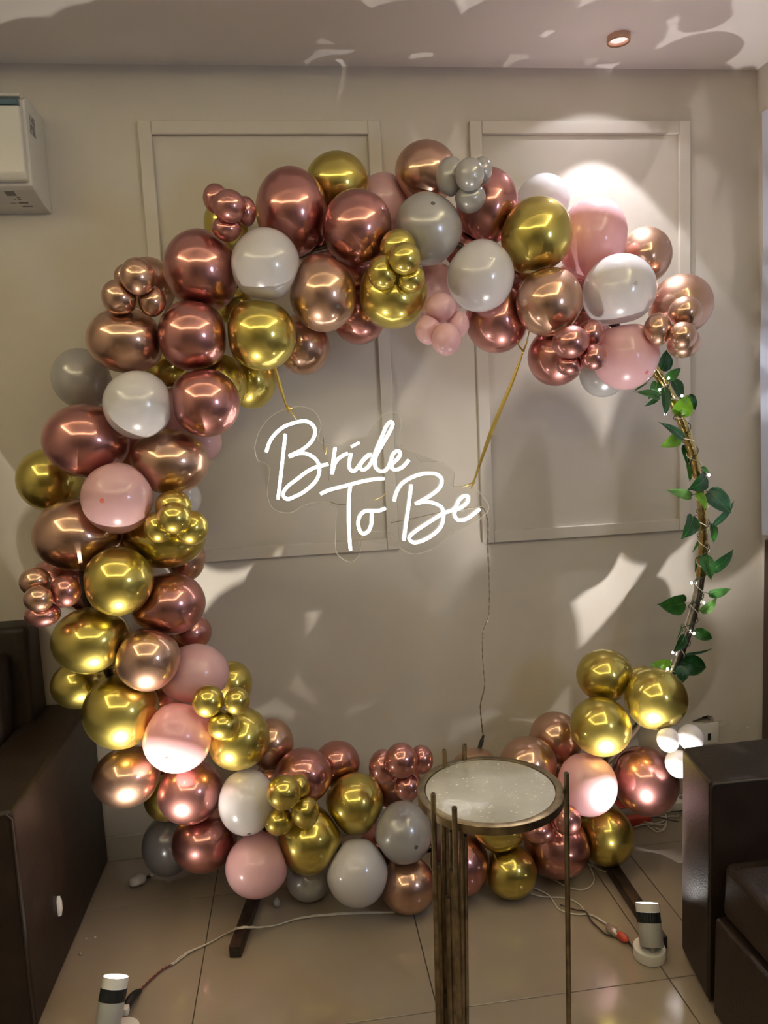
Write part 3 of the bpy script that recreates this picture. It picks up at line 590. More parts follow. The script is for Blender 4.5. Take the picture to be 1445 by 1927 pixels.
# floor: dark grout bed, every tile in sight its own slab
floor = structure('floor', box(XL, XR1 + .02, YB, 0.0, -.06, -.004), M['grout'])
TX0, TS, TY = -.5434, .6, (0.0, -.2736, -.8472, -1.4208, -1.9944, -2.568)
def tile(x0, x1, y0, y1):
    g = .0012
    o = link('floor_tile', box(x0 + g, x1 - g, y1 + g, y0 - g, -.012, random.uniform(-.0003, 0), .0008, 1), M['tile'], floor)
for k in range(-3, 4):
    a = TX0 + TS * k
    for r in range(5):
        x0, x1 = max(a, XL), min(a + TS, XR1)
        if x1 - x0 < .02: continue
        if k == 2 and r == 1:
            tile(x0, x0 + .145, TY[r], TY[r + 1]); tile(x0 + .145, x1, TY[r], TY[r + 1])
        else:
            tile(x0, x1, TY[r], TY[r + 1])
for r in range(4):
    y0 = TY[5] - .65 * r
    tile(XL, XL + 2.0, y0, max(y0 - .65, YB)); tile(XL + 2.0, XR1, y0, max(y0 - .65, YB))

# back wall with the broken opening above the socket
HOLE = [(1.1935, .2903), (1.1995, .293), (1.206, .2925), (1.2124, .297), (1.2180, .2962), (1.2228, .2996), (1.2290, .3001), (1.2354, .3045), (1.243, .3048), (1.25, .3070), (1.2605, .3068), (1.267, .3032), (1.2732, .3025), (1.2795, .2932), (1.2786, .285), (1.2796, .2777), (1.2271, .2818), (1.2061, .2859)]
bm = bmesh.new()
outer = [bm.verts.new((x, 0, z)) for x, z in ((XL, 0), (XR1 + .02, 0), (XR1 + .02, HC + .3), (XL, HC + .3))]
inner = [bm.verts.new((x, 0, z)) for x, z in HOLE]
eds = [bm.edges.new((L[i], L[(i + 1) % len(L)])) for L in (outer, inner) for i in range(len(L))]
bmesh.ops.triangle_fill(bm, edges=eds, use_beauty=True)
for f in bm.faces:
    if f.normal.y > 0: f.normal_flip()
deep = [bm.verts.new((v.co.x, .05, v.co.z)) for v in inner]
for i in range(len(inner)):
    bm.faces.new((inner[i], inner[(i + 1) % len(inner)], deep[(i + 1) % len(inner)], deep[i]))
wall_back = structure('wall_back', from_bm(bm), M['wall'])
link('cavity_lining', poly_sheet([(x * 1.0, z) for x, z in [(1.18, .27), (1.29, .27), (1.29, .315), (1.18, .315)]], .045, .055), M['cavity'], wall_back)
for (x, z, r, s) in ((1.315, .268, .014, 1), (1.342, .262, .012, 2), (1.395, .258, .010, 3), (1.31, .285, .012, 4), (1.375, .24, .009, 5), (1.30, .318, .011, 6), (1.415, .245, .006, 7)):
    rr = random.Random(s); n = 9
    link('plaster_flake', poly_sheet([(x + r * rr.uniform(.6, 1.3) * math.cos(2 * math.pi * k / n), z + .5 * r * rr.uniform(.6, 1.3) * math.sin(2 * math.pi * k / n)) for k in range(n)], -.0022, -.0), M['plaster'], wall_back)

structure('wall_left', box(XL - .1, XL, YB, .0, 0, HC + .3), M['wall'])
structure('wall_front', box(XL, XR1, YB - .1, YB, 0, HC + .3), M['far_wall'])
structure('wall_right', prism([(XR1, YB, 0), (XR1 + .1, YB, 0), (XR1 + .1, 0, 0), (XR1, 0, 0)],
                              [(XR0, YB, HC), (XR1 + .1, YB, HC), (XR1 + .1, 0, HC), (XR0, 0, HC)]), M['wall'])

# ceiling: lower soffit around a raised recess with a warm strip
RX0, RX1, RY0, RY1, RH = -2.05, 1.0, -1.0, -3.3, .16
bm = bmesh.new()
def face(*p): bm.faces.new([bm.verts.new(q) for q in p])
X1c = XR0 + .02
face((XL, 0, HC), (XL, RY0, HC), (X1c, RY0, HC), (X1c, 0, HC))
face((XL, RY1, HC), (XL, YB, HC), (X1c, YB, HC), (X1c, RY1, HC))
face((XL, RY0, HC), (XL, RY1, HC), (RX0, RY1, HC), (RX0, RY0, HC))
face((RX1, RY0, HC), (RX1, RY1, HC), (X1c, RY1, HC), (X1c, RY0, HC))
Z2 = HC + RH
face((RX0, RY0, Z2), (RX0, RY1, Z2), (RX1, RY1, Z2), (RX1, RY0, Z2))
for p, q in (((RX0, RY0), (RX1, RY0)), ((RX1, RY0), (RX1, RY1)), ((RX1, RY1), (RX0, RY1)), ((RX0, RY1), (RX0, RY0))):
    face((*p, HC), (*q, HC), (*q, Z2), (*p, Z2))
ceiling = structure('ceiling', from_bm(bm), M['ceiling'])
for nm, b in (('front', (RX0, RX1, RY0 - .03, RY0 - .01)), ('rear', (RX0, RX1, RY1 + .01, RY1 + .03)), ('left', (RX0 + .01, RX0 + .03, RY1, RY0)), ('right', (RX1 - .03, RX1 - .01, RY1, RY0))):
    link('cove_light_strip', box(*b, HC + .05, HC + .075), M['cove'], ceiling)

# moulding frames on the wall
def frame(name, xo0, xo1, z0, z1, w=.0405, t=.016):
    fr = thing(name, None, None, ((xo0 + xo1) / 2, 0, z0)); fr['kind'] = 'structure'
    link('stile', box(xo0, xo0 + w, -t, -.0004, z0, z1, .002, 1), M['panel'], fr)
    link('stile', box(xo1 - w, xo1, -t, -.0004, z0, z1, .002, 1), M['panel'], fr)
    link('rail', box(xo0 + w + .0006, xo1 - w - .0006, -t, -.0004, z1 - w, z1, .002, 1), M['panel'], fr)
    link('rail', box(xo0 + w + .0006, xo1 - w - .0006, -t, -.0004, z0, z0 + w, .002, 1), M['panel'], fr)
    return fr
frame('trim_1', -.6284, .1265, 1.0119, 2.4009)
frame('trim_2', .4178, 1.1783, 1.0119, 2.4009)
structure('baseboard_back', box(XL, XR1, -.012, -.0004, 0, .088, .002, 1), M['baseboard'])

# right side: pale curtain over a window, dark boarding below
bm = bmesh.new(); n = 90
cols = []
for i in range(n + 1):
    y = -.035 - 1.9 * i / n
    dx = .010 * math.sin(i * .9) + .006 * math.sin(i * .37)
    cols.append([bm.verts.new((x, y, z)) for x, z in ((1.424 + dx * .4 - .003, 2.42), (1.430 + dx * .8, 2.0), (1.428 + dx - .004, 1.6), (1.433 + dx, 1.25), (1.440 + dx, .98))])
for i in range(n):
    for k in range(4): bm.faces.new((cols[i][k], cols[i + 1][k], cols[i + 1][k + 1], cols[i][k + 1]))
cur = link('curtain', from_bm(bm), M['curtain'], None, True)
tag(cur, 'pale blue curtain hanging along the right edge of the wall', 'curtain')
structure('trim_3', box(1.452, 1.462, -1.9, -.03, .09, .96, .003), M['wood'])

# ================================================================ recessed ceiling lamp (cool downlight)
t = thing('ceiling_downlight', 'small round downlight set in the ceiling at the upper right', 'downlight', (.84, -.205, HC))
bm = bmesh.new()
prof = [(.0345, HC), (.0345, HC - .016), (.0335, HC - .018), (.0300, HC - .018), (.0285, HC - .013), (.0285, HC - .008)]
rings = [[bm.verts.new((.84 + r * math.cos(a), -.205 + r * math.sin(a), z)) for a in [2 * math.pi * k / 40 for k in range(40)]] for r, z in prof]
for A, B in zip(rings, rings[1:]):
    for k in range(40): bm.faces.new((A[k], A[(k + 1) % 40], B[(k + 1) % 40], B[k]))
link('trim_ring', smooth_by_angle(from_bm(bm)), M['copper'], t)
link('lamp_lens', cyl((.84, -.205, HC - .006), (0, 0, 1), .0284, .003), noisy(mat('faceted_lens', (.8, .55, .52), .15, 0, .5, emit=(1, .78, .74), emit_s=1.0), (.45, .25, .24), (.95, .75, .72), 120, 2, .4, .6), t)
for nm, e, dr, an, bl in (('downlight_spill', 2.0, (0, 0, -1), 122, .15), ('downlight_beam', DOWN_W, (0, 0, -1), 74, .12), ('downlight_core', DOWN_CORE_W, (0, -.22, -1), 56, 1.0)):
    l = lamp(nm, 'SPOT', (.84, -.205, HC - .022), e, (.95, .93, 1.0), .012, dr, an, bl); l.parent = t; l.matrix_parent_inverse = world_of(t).inverted()

# ================================================================ balloons
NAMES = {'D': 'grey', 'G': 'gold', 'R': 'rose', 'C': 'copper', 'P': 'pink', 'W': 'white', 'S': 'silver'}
GROUPS = {'D': 'silver balloons of the garland', 'G': 'gold balloons of the garland', 'R': 'rose balloons of the garland', 'C': 'copper balloons of the garland', 'P': 'pink balloons of the garland', 'W': 'white balloons of the garland', 'S': 'silver balloons of the garland'}
SPOTS = {  # label fragment -> (dx, dz as fraction of radius, material)
    'smoky silver balloon below': (.0, .45, 'dark_spot'), 'copper balloon with dark crown': (.36, -.45, 'dark_spot'),
    'pink balloon with red dot just': (.3, -.55, 'red_spot'), 'pale pink balloon with red dot half': (-.2, .03, 'red_spot'),
    'front pink balloon with red dot': (-.18, -.2, 'red_spot'), 'rose balloon with crown spot': (.2, .55, 'rose'),
    'pearly white balloon left of': (.06, -.68, 'dark_spot'), 'grey silver balloon just left of the round': (.3, .0, 'dark_spot'),
    'bright pink balloon right of': (.2, -.25, 'pink_spot'), 'large white balloon at the right sh': (.0, .02, 'silver')}
ALL = []
for x, y, z, rx, rz, c, lab in BIG: ALL.append((x, y, z, rx, rz, c, lab, GROUPS[c], False))
for cn, kind, ms in MINIS:
    for x, y, z, rx, rz, c, pos in ms:
        lab = ('%s, %s of the %s' % (kind, pos, cn)) if not kind == 'small balloon' else ('small %s balloon of the %s' % (pos, cn))
        ALL.append((x, y, z, rx, rz, c, lab, cn, True))
CEN = np.array([a[:3] for a in ALL]); RAD = np.array([(a[3] + a[4]) / 2 for a in ALL])
RING_C = np.array([.1054, -.36, 1.0504]); RING_R = .9225
_sphere = {}
def unit_sphere(nu, nv):
    if (nu, nv) not in _sphere:
        vs = [(0, 0, 1.0)]
        for i in range(1, nv):
            th = math.pi * i / nv
            vs += [(math.sin(th) * math.cos(2 * math.pi * k / nu), math.sin(th) * math.sin(2 * math.pi * k / nu), math.cos(th)) for k in range(nu)]
        vs.append((0, 0, -1.0)); fs = []
        for k in range(nu): fs.append((0, 1 + k, 1 + (k + 1) % nu))
        for i in range(nv - 2):
            b = 1 + i * nu
            fs += [(b + k, b + nu + k, b + nu + (k + 1) % nu, b + (k + 1) % nu) for k in range(nu)]
        b = 1 + (nv - 2) * nu; last = len(vs) - 1
        for k in range(nu): fs.append((b + k, last, b + (k + 1) % nu))
        _sphere[(nu, nv)] = (np.array(vs), fs)
    return _sphere[(nu, nv)]
def balloon_mesh(i):
    x, y, z, rx, rz, c, lab, grp, small = ALL[i]
    U, fs = unit_sphere(28, 20) if small else unit_sphere(44, 32)
    r = RAD[i]; c0 = CEN[i]
    # neck direction: back towards the nearest point of the hoop
    d = np.array([c0[0] - RING_C[0], 0, c0[2] - RING_C[2]]); d = d / max(np.linalg.norm(d), 1e-6) * RING_R + RING_C - c0
    if small: d = np.array([d[0], abs(d[1]) + .05, d[2]])
    ax = d / np.linalg.norm(d)
    if ax[1] < .2: ax = np.array([ax[0], .35, ax[2]]); ax /= np.linalg.norm(ax)
    e1 = np.cross(ax, [0, 0, 1.0]); e1 /= np.linalg.norm(e1); e2 = np.cross(ax, e1)
    V = U[:, :1] * e1 + U[:, 1:2] * e2 + U[:, 2:] * ax
    t = np.clip(U[:, 2], 0, 1)
    V = V * np.array([rx, r, rz])
    V = V + ax * (t ** 3)[:, None] * r * .10            # slight pear towards the neck
    for j in range(len(ALL)):
        if j == i: continue
        w = CEN[j] - c0; D = np.linalg.norm(w)
        if D >= (r + RAD[j]) * 1.12: continue
        n = w / D
        ti = (D * D + r * r - RAD[j] ** 2) / (2 * D) - .0006
        if ti < .2 * r: ti = .2 * r
        s = V @ n
        k = np.maximum(s, 1e-6) / ti
        V = V * np.where(s > 0, (1 + np.clip(k, 0, 8) ** 14) ** (-1 / 14), 1)[:, None]
    lim = -.006 - c0[1]
    V[:, 1] = np.minimum(V[:, 1], lim)
    V[:, 2] = np.maximum(V[:, 2], .0015 - c0[2])
    me = bpy.data.meshes.new('balloon'); me.from_pydata(V.tolist(), [], fs); me.update()
    return me, V
for i, a in enumerate(ALL):
    x, y, z, rx, rz, c, lab, grp, small = a
    me, V = balloon_mesh(i)
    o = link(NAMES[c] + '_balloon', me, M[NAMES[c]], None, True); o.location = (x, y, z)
    tag(o, lab, 'balloon', grp)
    for key, (fx, fz, mm) in SPOTS.items():
        if lab.startswith(key):
            # little cap of thick latex at the crown, following the skin
            nrm = np.array([fx * rx, -math.sqrt(max(.05, 1 - fx * fx - fz * fz)) * RAD[i], fz * rz]); nrm /= np.linalg.norm(nrm)
            rad = float(np.max(V @ nrm))
            bmc = bmesh.new()
            bmesh.ops.create_uvsphere(bmc, u_segments=14, v_segments=8, radius=1)
            s = .0068
            q = Vector((0, 0, 1)).rotation_difference(Vector(nrm)).to_matrix().to_4x4()
            bmc.transform(Matrix.Translation(Vector(nrm) * (rad - .0008)) @ q @ Matrix.Diagonal((s, s, .0016, 1)))
            sp = bpy.data.objects.new('crown_spot', from_bm(bmc)); COL.objects.link(sp); sp.data.materials.append(M[mm])
            sp.data.polygons.foreach_set('use_smooth', [True] * len(sp.data.polygons)); sp.parent = o
            if mm in ('red_spot', 'dark_spot'): sp['label'] = 'dark crown spot' if mm == 'dark_spot' else 'red crown spot'

# ================================================================ hoop stand
def arc(a0, a1, n, r=RING_R, y=-.36):
    return [(RING_C[0] + r * math.cos(math.radians(a0 + (a1 - a0) * k / n)), y, RING_C[2] + r * math.sin(math.radians(a0 + (a1 - a0) * k / n))) for k in range(n + 1)]
hoop = thing('balloon_hoop_stand', 'large round metal hoop stand carrying the balloon garland, wrapped in gold tape', 'hoop stand', (.105, -.36, 0))
link('hoop_tube', tube([(x, y + .09 * min(1, max(0, (z - 1.62) / .25)), z) for x, y, z in arc(38, 322, 90)], .0115, 12), M['iron'], hoop)   # leans back at the top
def wrapped(a0, a1, n, m, nm, lab):
    rr = random.Random(int(a0) + 99)
    pts = arc(a0, a1, n); rad = [.0138 + rr.uniform(-.0007, .0009) for _ in pts]
    tag(link(nm, tube(pts, rad, 14), m, hoop), lab)
wrapped(38.5, -8, 46, M['gold_foil'], 'tape_wrap', 'gold foil tape')
wrapped(-8, -38.5, 30, M['silver_foil'], 'tape_wrap', 'silver foil tape')
for (xb, dx, y0, y1) in ((-.405, -.05, -.567, -.13), (.706, -.016, -.745, -.13)):
    a = Vector((xb - .19 * dx / .35, y1, 0)); b = Vector((xb + dx, y0, 0)); w = (b - a).normalized().cross(Vector((0, 0, 1))) * .0165
    bar = prism([a - w, b - w, b + w, a + w], [p + Vector((0, 0, .034)) for p in (a - w, b - w, b + w, a + w)], .002, 2)
    bo = link('foot_bar', bar, M['iron'], hoop)
    m_ = b + (a - b) * .002
    dv = (b - a).normalized() * .0012
    k = .82
    q = [b + dv - w * k, b + dv + w * k]
    link('bar_opening', prism([q[0] + Vector((0, 0, .004)), q[1] + Vector((0, 0, .004)), q[1] - dv * 1.5 + Vector((0, 0, .004)), q[0] - dv * 1.5 + Vector((0, 0, .004))],
                              [p + Vector((0, 0, .030)) for p in (q[0], q[1], q[1] - dv * 1.5, q[0] - dv * 1.5)]), M['cavity'], bo)
    zt = RING_C[2] - math.sqrt(RING_R ** 2 - (xb - RING_C[0]) ** 2)
    link('post', box(xb - .014, xb + .014, -.374, -.346, .034, zt, .002, 1), M['iron'], hoop)

# ivy with leaves
stem_pts = []
for k in range(150):
    a = 31 - 58 * k / 149; ph = k * .52
    c = arc(a, a, 1)[0]; rr = .0185
    ca, sa = math.cos(math.radians(a)), math.sin(math.radians(a))
    stem_pts.append((c[0] + rr * math.cos(ph) * ca, c[1] - rr * math.sin(ph), c[2] + rr * math.cos(ph) * sa))
ivy = thing('ivy_garland', 'artificial ivy with green leaves winding down the bare right side of the hoop', 'ivy', (1.02, -.36, 1.05))
link('stem', tube(stem_pts, .0014, 6), M['stem'], ivy)
def leaf_mesh(p0, p1, w, seed):
    p0 = Vector(p0); p1 = Vector(p1); ax = p1 - p0; Ln = ax.length; ax.normalize()
    rr = random.Random(seed)
    view = Vector((rr.uniform(-.25, .25), -1, rr.uniform(-.15, .3)))
    side = ax.cross(view).normalized(); nrm = side.cross(ax).normalized()
    if nrm.y > 0: nrm = -nrm
    prof = [(0, .12), (.02, .55), (.07, .86), (.17, 1.0), (.32, 1.0), (.48, .93), (.63, .77), (.77, .53), (.87, .28), (.94, .11), (1.0, .02)]
    bm = bmesh.new(); rows = []
    curl = rr.uniform(.05, .14) * Ln; fold = rr.uniform(.12, .32)
    hw = max(w / 2, .0016)
    for t, k in prof:
        c = p0 + ax * (Ln * t) + nrm * (curl * math.sin(math.pi * t) - curl * .9 * t * t)
        row = []
        for u in (-1, -.66, -.33, 0, .33, .66, 1):
            wav = .05 * hw * math.sin(9 * t + 3 * u + seed)
            lobe = -.06 * Ln * abs(u) if t < .05 else 0
            row.append(bm.verts.new(c + side * (hw * k * u) + nrm * (fold * hw * k * abs(u) - .10 * hw * (abs(u) == .66) + wav - (.06 * hw if u == 0 else 0)) + ax * lobe))
        rows.append(row)
    for A, B in zip(rows, rows[1:]):
        for q in range(6): bm.faces.new((A[q], A[q + 1], B[q + 1], B[q]))
    rib = [r[3].co + nrm * (.0006 + .06 * hw) for r in rows[:-1]]
    return from_bm(bm), rib
for i, (p0, p1, w, tt) in enumerate(LEAVES):
    me, rib = leaf_mesh(p0, p1, w * 1.14, i)
    lf = link('leaf', me, M['leaf%d' % tt], ivy, True)
    if w > .016: link('midrib', tube(rib, [.0008] * 4 + [.0004] * (len(rib) - 4), 5), M['leaf5'], lf)
    a = math.atan2(p0[2] - RING_C[2], p0[0] - RING_C[0]); c = (RING_C[0] + RING_R * math.cos(a), p0[1], RING_C[2] + RING_R * math.sin(a))
    if (Vector(c) - Vector(p0)).length > .004:
        mid = [(c[q] + p0[q]) / 2 + (.004 if q == 2 else 0) for q in range(3)]
        link('leaf_stalk', tube([c, mid, p0], .0009, 5, sm=4), M['stem'], lf)
# fairy lights
fl = thing('fairy_light_string', 'white string of fairy lights wound round the ivy side of the hoop', 'fairy lights', (1.02, -.37, 1.05))
pts = []
for k in range(190):
    a = 31 - 58 * k / 189; ph = -k * .46 + 1
    c = arc(a, a, 1)[0]; rr = .0168 + .002 * math.sin(k * .7)
    ca, sa = math.cos(math.radians(a)), math.sin(math.radians(a))
    pts.append((c[0] + rr * math.cos(ph) * ca, c[1] - rr * math.sin(ph), c[2] + rr * math.cos(ph) * sa))
link('wire', tube(pts, .0013, 6), M['white_cable'], fl)
for p in BULBS:
    a = math.atan2(p[2] - RING_C[2], p[0] - RING_C[0]); c = (RING_C[0] + (RING_R + .0) * math.cos(a), p[1], RING_C[2] + RING_R * math.sin(a))
    b = link('bulb', blob(p, (.0036, .0036, .0045), 12), M['bulb'], fl)
    if (Vector(c) - Vector(p)).length > .006: link('bulb_lead', tube([c, p], .0009, 5), M['white_cable'], b)

# ================================================================ neon sign
sign = thing('neon_sign', 'white neon script sign reading Bride To Be, hanging inside the hoop', 'neon sign', (.05, -.375, 1.3))
link('acrylic_backing', poly_sheet(ACRYLIC, -.3655, -.3605), M['acrylic'], sign)
rim = [Vector((x, -.363, z)) for x, z in ACRYLIC]
bm = bmesh.new(); tube_bm(bm, spline(rim + [rim[0]], 4)[:-1], .0011, 5, False, True)
link('acrylic_edge', from_bm(bm), M['acrylic_edge'], sign, True)
for nm, strokes in LETTERS:
    bm = bmesh.new()
    for s in strokes:
        P = spline([(x, -.3725, z) for x, z in s], 6); rr = [.0049] * len(P); rr[0] = rr[-1] = .004
        tube_bm(bm, P, rr, 10)
    tag(link('neon_letter', from_bm(bm), M['neon'], sign, True), 'letter %s in white neon' % nm)
for q in ([(.0581, -.36, 1.151), (.13, -.358, 1.160), (.205, -.36, 1.173)], [(.2735, -.36, 1.18), (.30, -.358, 1.180), (.3215, -.36, 1.183), (.3335, -.36, 1.1825)]):
    link('feed_wire', tube(q, .0013, 6, sm=5), M['clear_cable'], sign)
for (x0, z0, x1, z1) in ((-.1255, 1.409, -.1262, 1.372), (-.117, 1.316, -.118, 1.283), (-.070, 1.214, -.115, 1.222), (.012, 1.222, .048, 1.240), (-.118, 1.380, -.122, 1.360)):
    link('jumper_wire', tube([(x0, -.370, z0), ((x0 + x1) / 2, -.369, (z0 + z1) / 2 - .003), (x1, -.370, z1)], .0008, 5, sm=4), M['gold_foil'], sign)
link('wire_connector', box(.2655, .2795, -.3605, -.352, 1.170, 1.186, .002), M['white_plastic'], sign)

def ribbon(name, pts, widths, label, extra):
    t = thing(name, label, 'ribbon', pts[-1])
    P = spline(pts, 8); n = len(P)
    bm = bmesh.new(); rows = []
    for i, p in enumerate(P):
        u = i / (n - 1) * (len(widths) - 1); k = min(int(u), len(widths) - 2); w = widths[k] + (widths[k + 1] - widths[k]) * (u - k)
        tt = (P[min(i + 1, n - 1)] - P[max(i - 1, 0)]).normalized(); s = tt.cross(Vector((0, 1, 0))).normalized()
        rows.append([bm.verts.new(p + s * (w * q / 2) + Vector((0, (-.0008 if q else -.0022) + .0016 * e, 0))) for e in (0, 1) for q in (-1, 0, 1)])
    for A, B in zip(rows, rows[1:]):
        for a, b in ((0, 1), (1, 2), (4, 3), (5, 4), (2, 5), (3, 0)): bm.faces.new((A[a], A[b], B[b], B[a]))
    bm.faces.new((rows[0][0], rows[0][3], rows[0][4], rows[0][5], rows[0][2], rows[0][1])); bm.faces.new((rows[-1][0], rows[-1][1], rows[-1][2], rows[-1][5], rows[-1][4], rows[-1][3]))
    bmesh.ops.recalc_face_normals(bm, faces=bm.faces[:])
    link('band', from_bm(bm), M['ribbon'], t, False)
    for nm, e in extra:
        if nm == 'knot': link('knot', blob(e, (.0042, .0042, .0055), 10, .3, 3), M['ribbon'], t)
        else: link(nm, tube([q for q in e], [.0028] + [.0022] * (len(e) - 2) + [.0014], 6), M['ribbon'], t)
    return t
ribbon('gold_ribbon', [(-.252, -.372, 1.625), (-.2395, -.372, 1.562), (-.2235, -.372, 1.5)], [.006, .011, .005], 'short gold ribbon tying the left end of the sign to the garland',
       [('knot', (-.2225, -.373, 1.497)), ('tail', [(-.2225, -.374, 1.497), (-.220, -.376, 1.482)]), ('tail', [(-.2225, -.374, 1.498), (-.209, -.376, 1.482), (-.199, -.368, 1.463)]), ('tail', [(-.2225, -.374, 1.499), (-.206, -.378, 1.493)])])
ribbon('gold_ribbon', [(.465, -.37, 1.627), (.4293, -.37, 1.54), (.3632, -.37, 1.399), (.3064, -.37, 1.258)], [.004, .010, .013, .004], 'long gold ribbon slanting from the arch down to the right end of the sign',
       [('knot', (.4655, -.371, 1.629)), ('loop', [(.4655, -.371, 1.629), (.452, -.375, 1.642), (.449, -.372, 1.662)]), ('loop', [(.4655, -.371, 1.629), (.474, -.38, 1.652), (.486, -.37, 1.69)]),
        ('knot', (.3052, -.371, 1.2565)), ('tail', [(.3052, -.373, 1.2565), (.289, -.376, 1.250), (.272, -.374, 1.2455)]), ('tail', [(.3052, -.373, 1.2555), (.300, -.376, 1.245), (.297, -.366, 1.234)])])

pc = thing('sign_cable', 'thin clear power cord hanging from the sign to a black plug', 'cable', CORD[0])
P = spline(CORD, 10); bm = bmesh.new()
for s in (0, math.pi):
    tube_bm(bm, [p + Vector((.0012 * math.cos(i * .9 + s), .0012 * math.sin(i * .9 + s), 0)) for i, p in enumerate(P)], .0013, 5)
link('cord', from_bm(bm), M['clear_cable'], pc, True)
a = Vector((.3504, -.204, .4023)); b = Vector((.3374, -.2, .3597))
link('barrel_plug', tube([a + (a - b) * .12, a, a + (b - a) * .25, a + (b - a) * .3, b], [.003, .0042, .0045, .0068, .0068], 12), M['black'], pc)

# ================================================================ round table
tb = thing('side_table', 'tall round side table with pale stone top in a bronze rim on thin poles', 'table', (.1625, -1.015, 0))
TCX, TCY, TZ, TR = .1625, -1.015, .65, .156
bm = bmesh.new(); prof = [(TR - .014, TZ - .018), (TR, TZ - .018), (TR + .0005, TZ - .001), (TR - .001, TZ), (TR - .0155, TZ), (TR - .0165, TZ - .002), (TR - .0165, TZ - .012)]
rings = [[bm.verts.new((TCX + r * math.cos(2 * math.pi * k / 72), TCY + r * math.sin(2 * math.pi * k / 72), z)) for k in range(72)] for r, z in prof]
for A, B in zip(rings, rings[1:] + rings[:1]):
    for k in range(72): bm.faces.new((A[k], A[(k + 1) % 72], B[(k + 1) % 72], B[k]))
bmesh.ops.recalc_face_normals(bm, faces=bm.faces[:])
link('rim', smooth_by_angle(from_bm(bm)), M['bronze'], tb)
top = link('stone_top', cyl((TCX, TCY, TZ - .009), (0, 0, 1), TR - .0178, .015, 72, .001), M['stone'], tb)
bm = bmesh.new(); rr = random.Random(5)
for k in range(170):
    a = rr.uniform(0, 6.283); d = (TR - .024) * math.sqrt(rr.random()); x, y = TCX + d * math.cos(a), TCY + d * math.sin(a)
    n = 6; s = rr.choice([.0009, .0012, .0016, .0022, .0030])
    st = rr.uniform(.4, 1); rot = rr.uniform(0, 3.14)
    vs = [bm.verts.new((x + s * math.cos(2 * math.pi * q / n + rot) * rr.uniform(.7, 1.2), y + s * st * math.sin(2 * math.pi * q / n + rot) * rr.uniform(.7, 1.2), TZ - .00135)) for q in range(n)]
    bm.faces.new(vs)
fk = link('stone_fleck', from_bm(bm), M['stone_fleck'], top); fk['kind'] = 'stuff'
POLES = [(0.0265, -1.0885, 0.6903, 0.0139), (0.0579, -1.1455, 0.6873, 0.0477), (0.0912, -0.885, 0.6858, 0.0821), (0.1432, -0.866, 0.685, 0.1193), (0.3206, -1.052, 0.6858, 0.3141), (0.0372, -1.062, 0.5197, 0.0263), (0.0521, -1.05, 0.6092, 0.0358), (0.0703, -1.045, 0.5794, 0.0536), (0.0613, -1.075, 0.5117, 0.0528), (0.0512, -1.075, 0.4526, 0.0426), (0.0974, -1.05, 0.5695, 0.0815), (0.0867, -1.065, 0.6064, 0.0699)]
for x, y, z, xb in POLES:
    pl = link('pole', tube([(xb, y, 0), (x, y, z)], .0057, 14), M['bronze'], tb)
    link('pole_bore', cyl((x, y, z + .0002), (0, 0, 1), .0038, .0012, 14), M['cavity'], pl)
link('under_brace', tube([(.030, -1.062, .22), (.086, -1.052, .22)], .003, 8), M['bronze'], tb)

# ================================================================ sofas
def sofa_left():
    s = thing('leather_sofa', 'dark brown leather sofa at the left against the wall, arm lit from the floor lamp', 'sofa', (-1.5, -.4, 0))
    link('armrest', box(-1.10, -.920, -.745, -.016, .004, .575, .014, 4), M['leather'], s)
    link('armrest_piping', tube([(-.9235, -.744, .02), (-.9235, -.744, .555), (-.935, -.744, .568), (-1.09, -.744, .568)], .0032, 6), M['stitch'], s)
    link('base', box(-2.45, -1.102, -.735, -.03, .004, .26, .012, 3), M['leather'], s)
    link('seat_cushion', box(-1.78, -1.106, -.76, -.2, .262, .42, .03, 5), M['leather'], s)
    link('seat_cushion', box(-2.45, -1.784, -.76, -.2, .262, .42, .03, 5), M['leather'], s)
    link('backrest', prism([(-2.45, -.20, .262), (-1.064, -.20, .262), (-1.064, -.016, .262), (-2.45, -.016, .262)][::1], [(-2.45, -.13, .868), (-1.064, -.13, .868), (-1.064, -.016, .868), (-2.45, -.016, .868)], .02, 4), M['leather'], s)
    link('back_cushion', prism([(-1.76, -.30, .424), (-1.11, -.30, .424), (-1.11, -.204, .424), (-1.76, -.204, .424)], [(-1.76, -.24, .80), (-1.11, -.24, .80), (-1.11, -.136, .80), (-1.76, -.136, .80)], .025, 4), M['leather'], s)
    return s
sofa_left()
s = thing('leather_sofa', 'dark brown leather sofa cut by the right edge, seat facing left', 'sofa', (1.05, -1.7, 0))
link('armrest', prism([(.738, -.757, .004), (.7065, -.944, .004), (1.40, -.965, .004), (1.40, -.745, .004)], [(.740, -.757, .572), (.7085, -.946, .570), (1.40, -.965, .572), (1.40, -.745, .572)], .013, 4), M['leather'], s)
link('armrest_piping', tube([(.7105, -.9445, .01), (.7115, -.9455, .556), (.7165, -.9470, .5655), (1.385, -.962, .568)], .003, 6), M['stitch'], s)
link('armrest_piping', tube([(.7420, -.762, .566), (.7130, -.9405, .5655)], .003, 6), M['stitch'], s)
link('base', prism([(.700, -.972, .004), (.692, -2.75, .004), (1.40, -2.75, .004), (1.40, -.972, .004)], [(.703, -.972, .252), (.695, -2.75, .252), (1.40, -2.75, .252), (1.40, -.972, .252)], .012, 4), M['leather'], s)
link('seat_cushion', prism([(.716, -.976, .256), (.712, -1.85, .256), (1.18, -1.85, .256), (1.18, -.976, .256)], [(.722, -.976, .392), (.718, -1.85, .392), (1.18, -1.85, .392), (1.18, -.976, .392)], .022, 5), M['leather'], s)
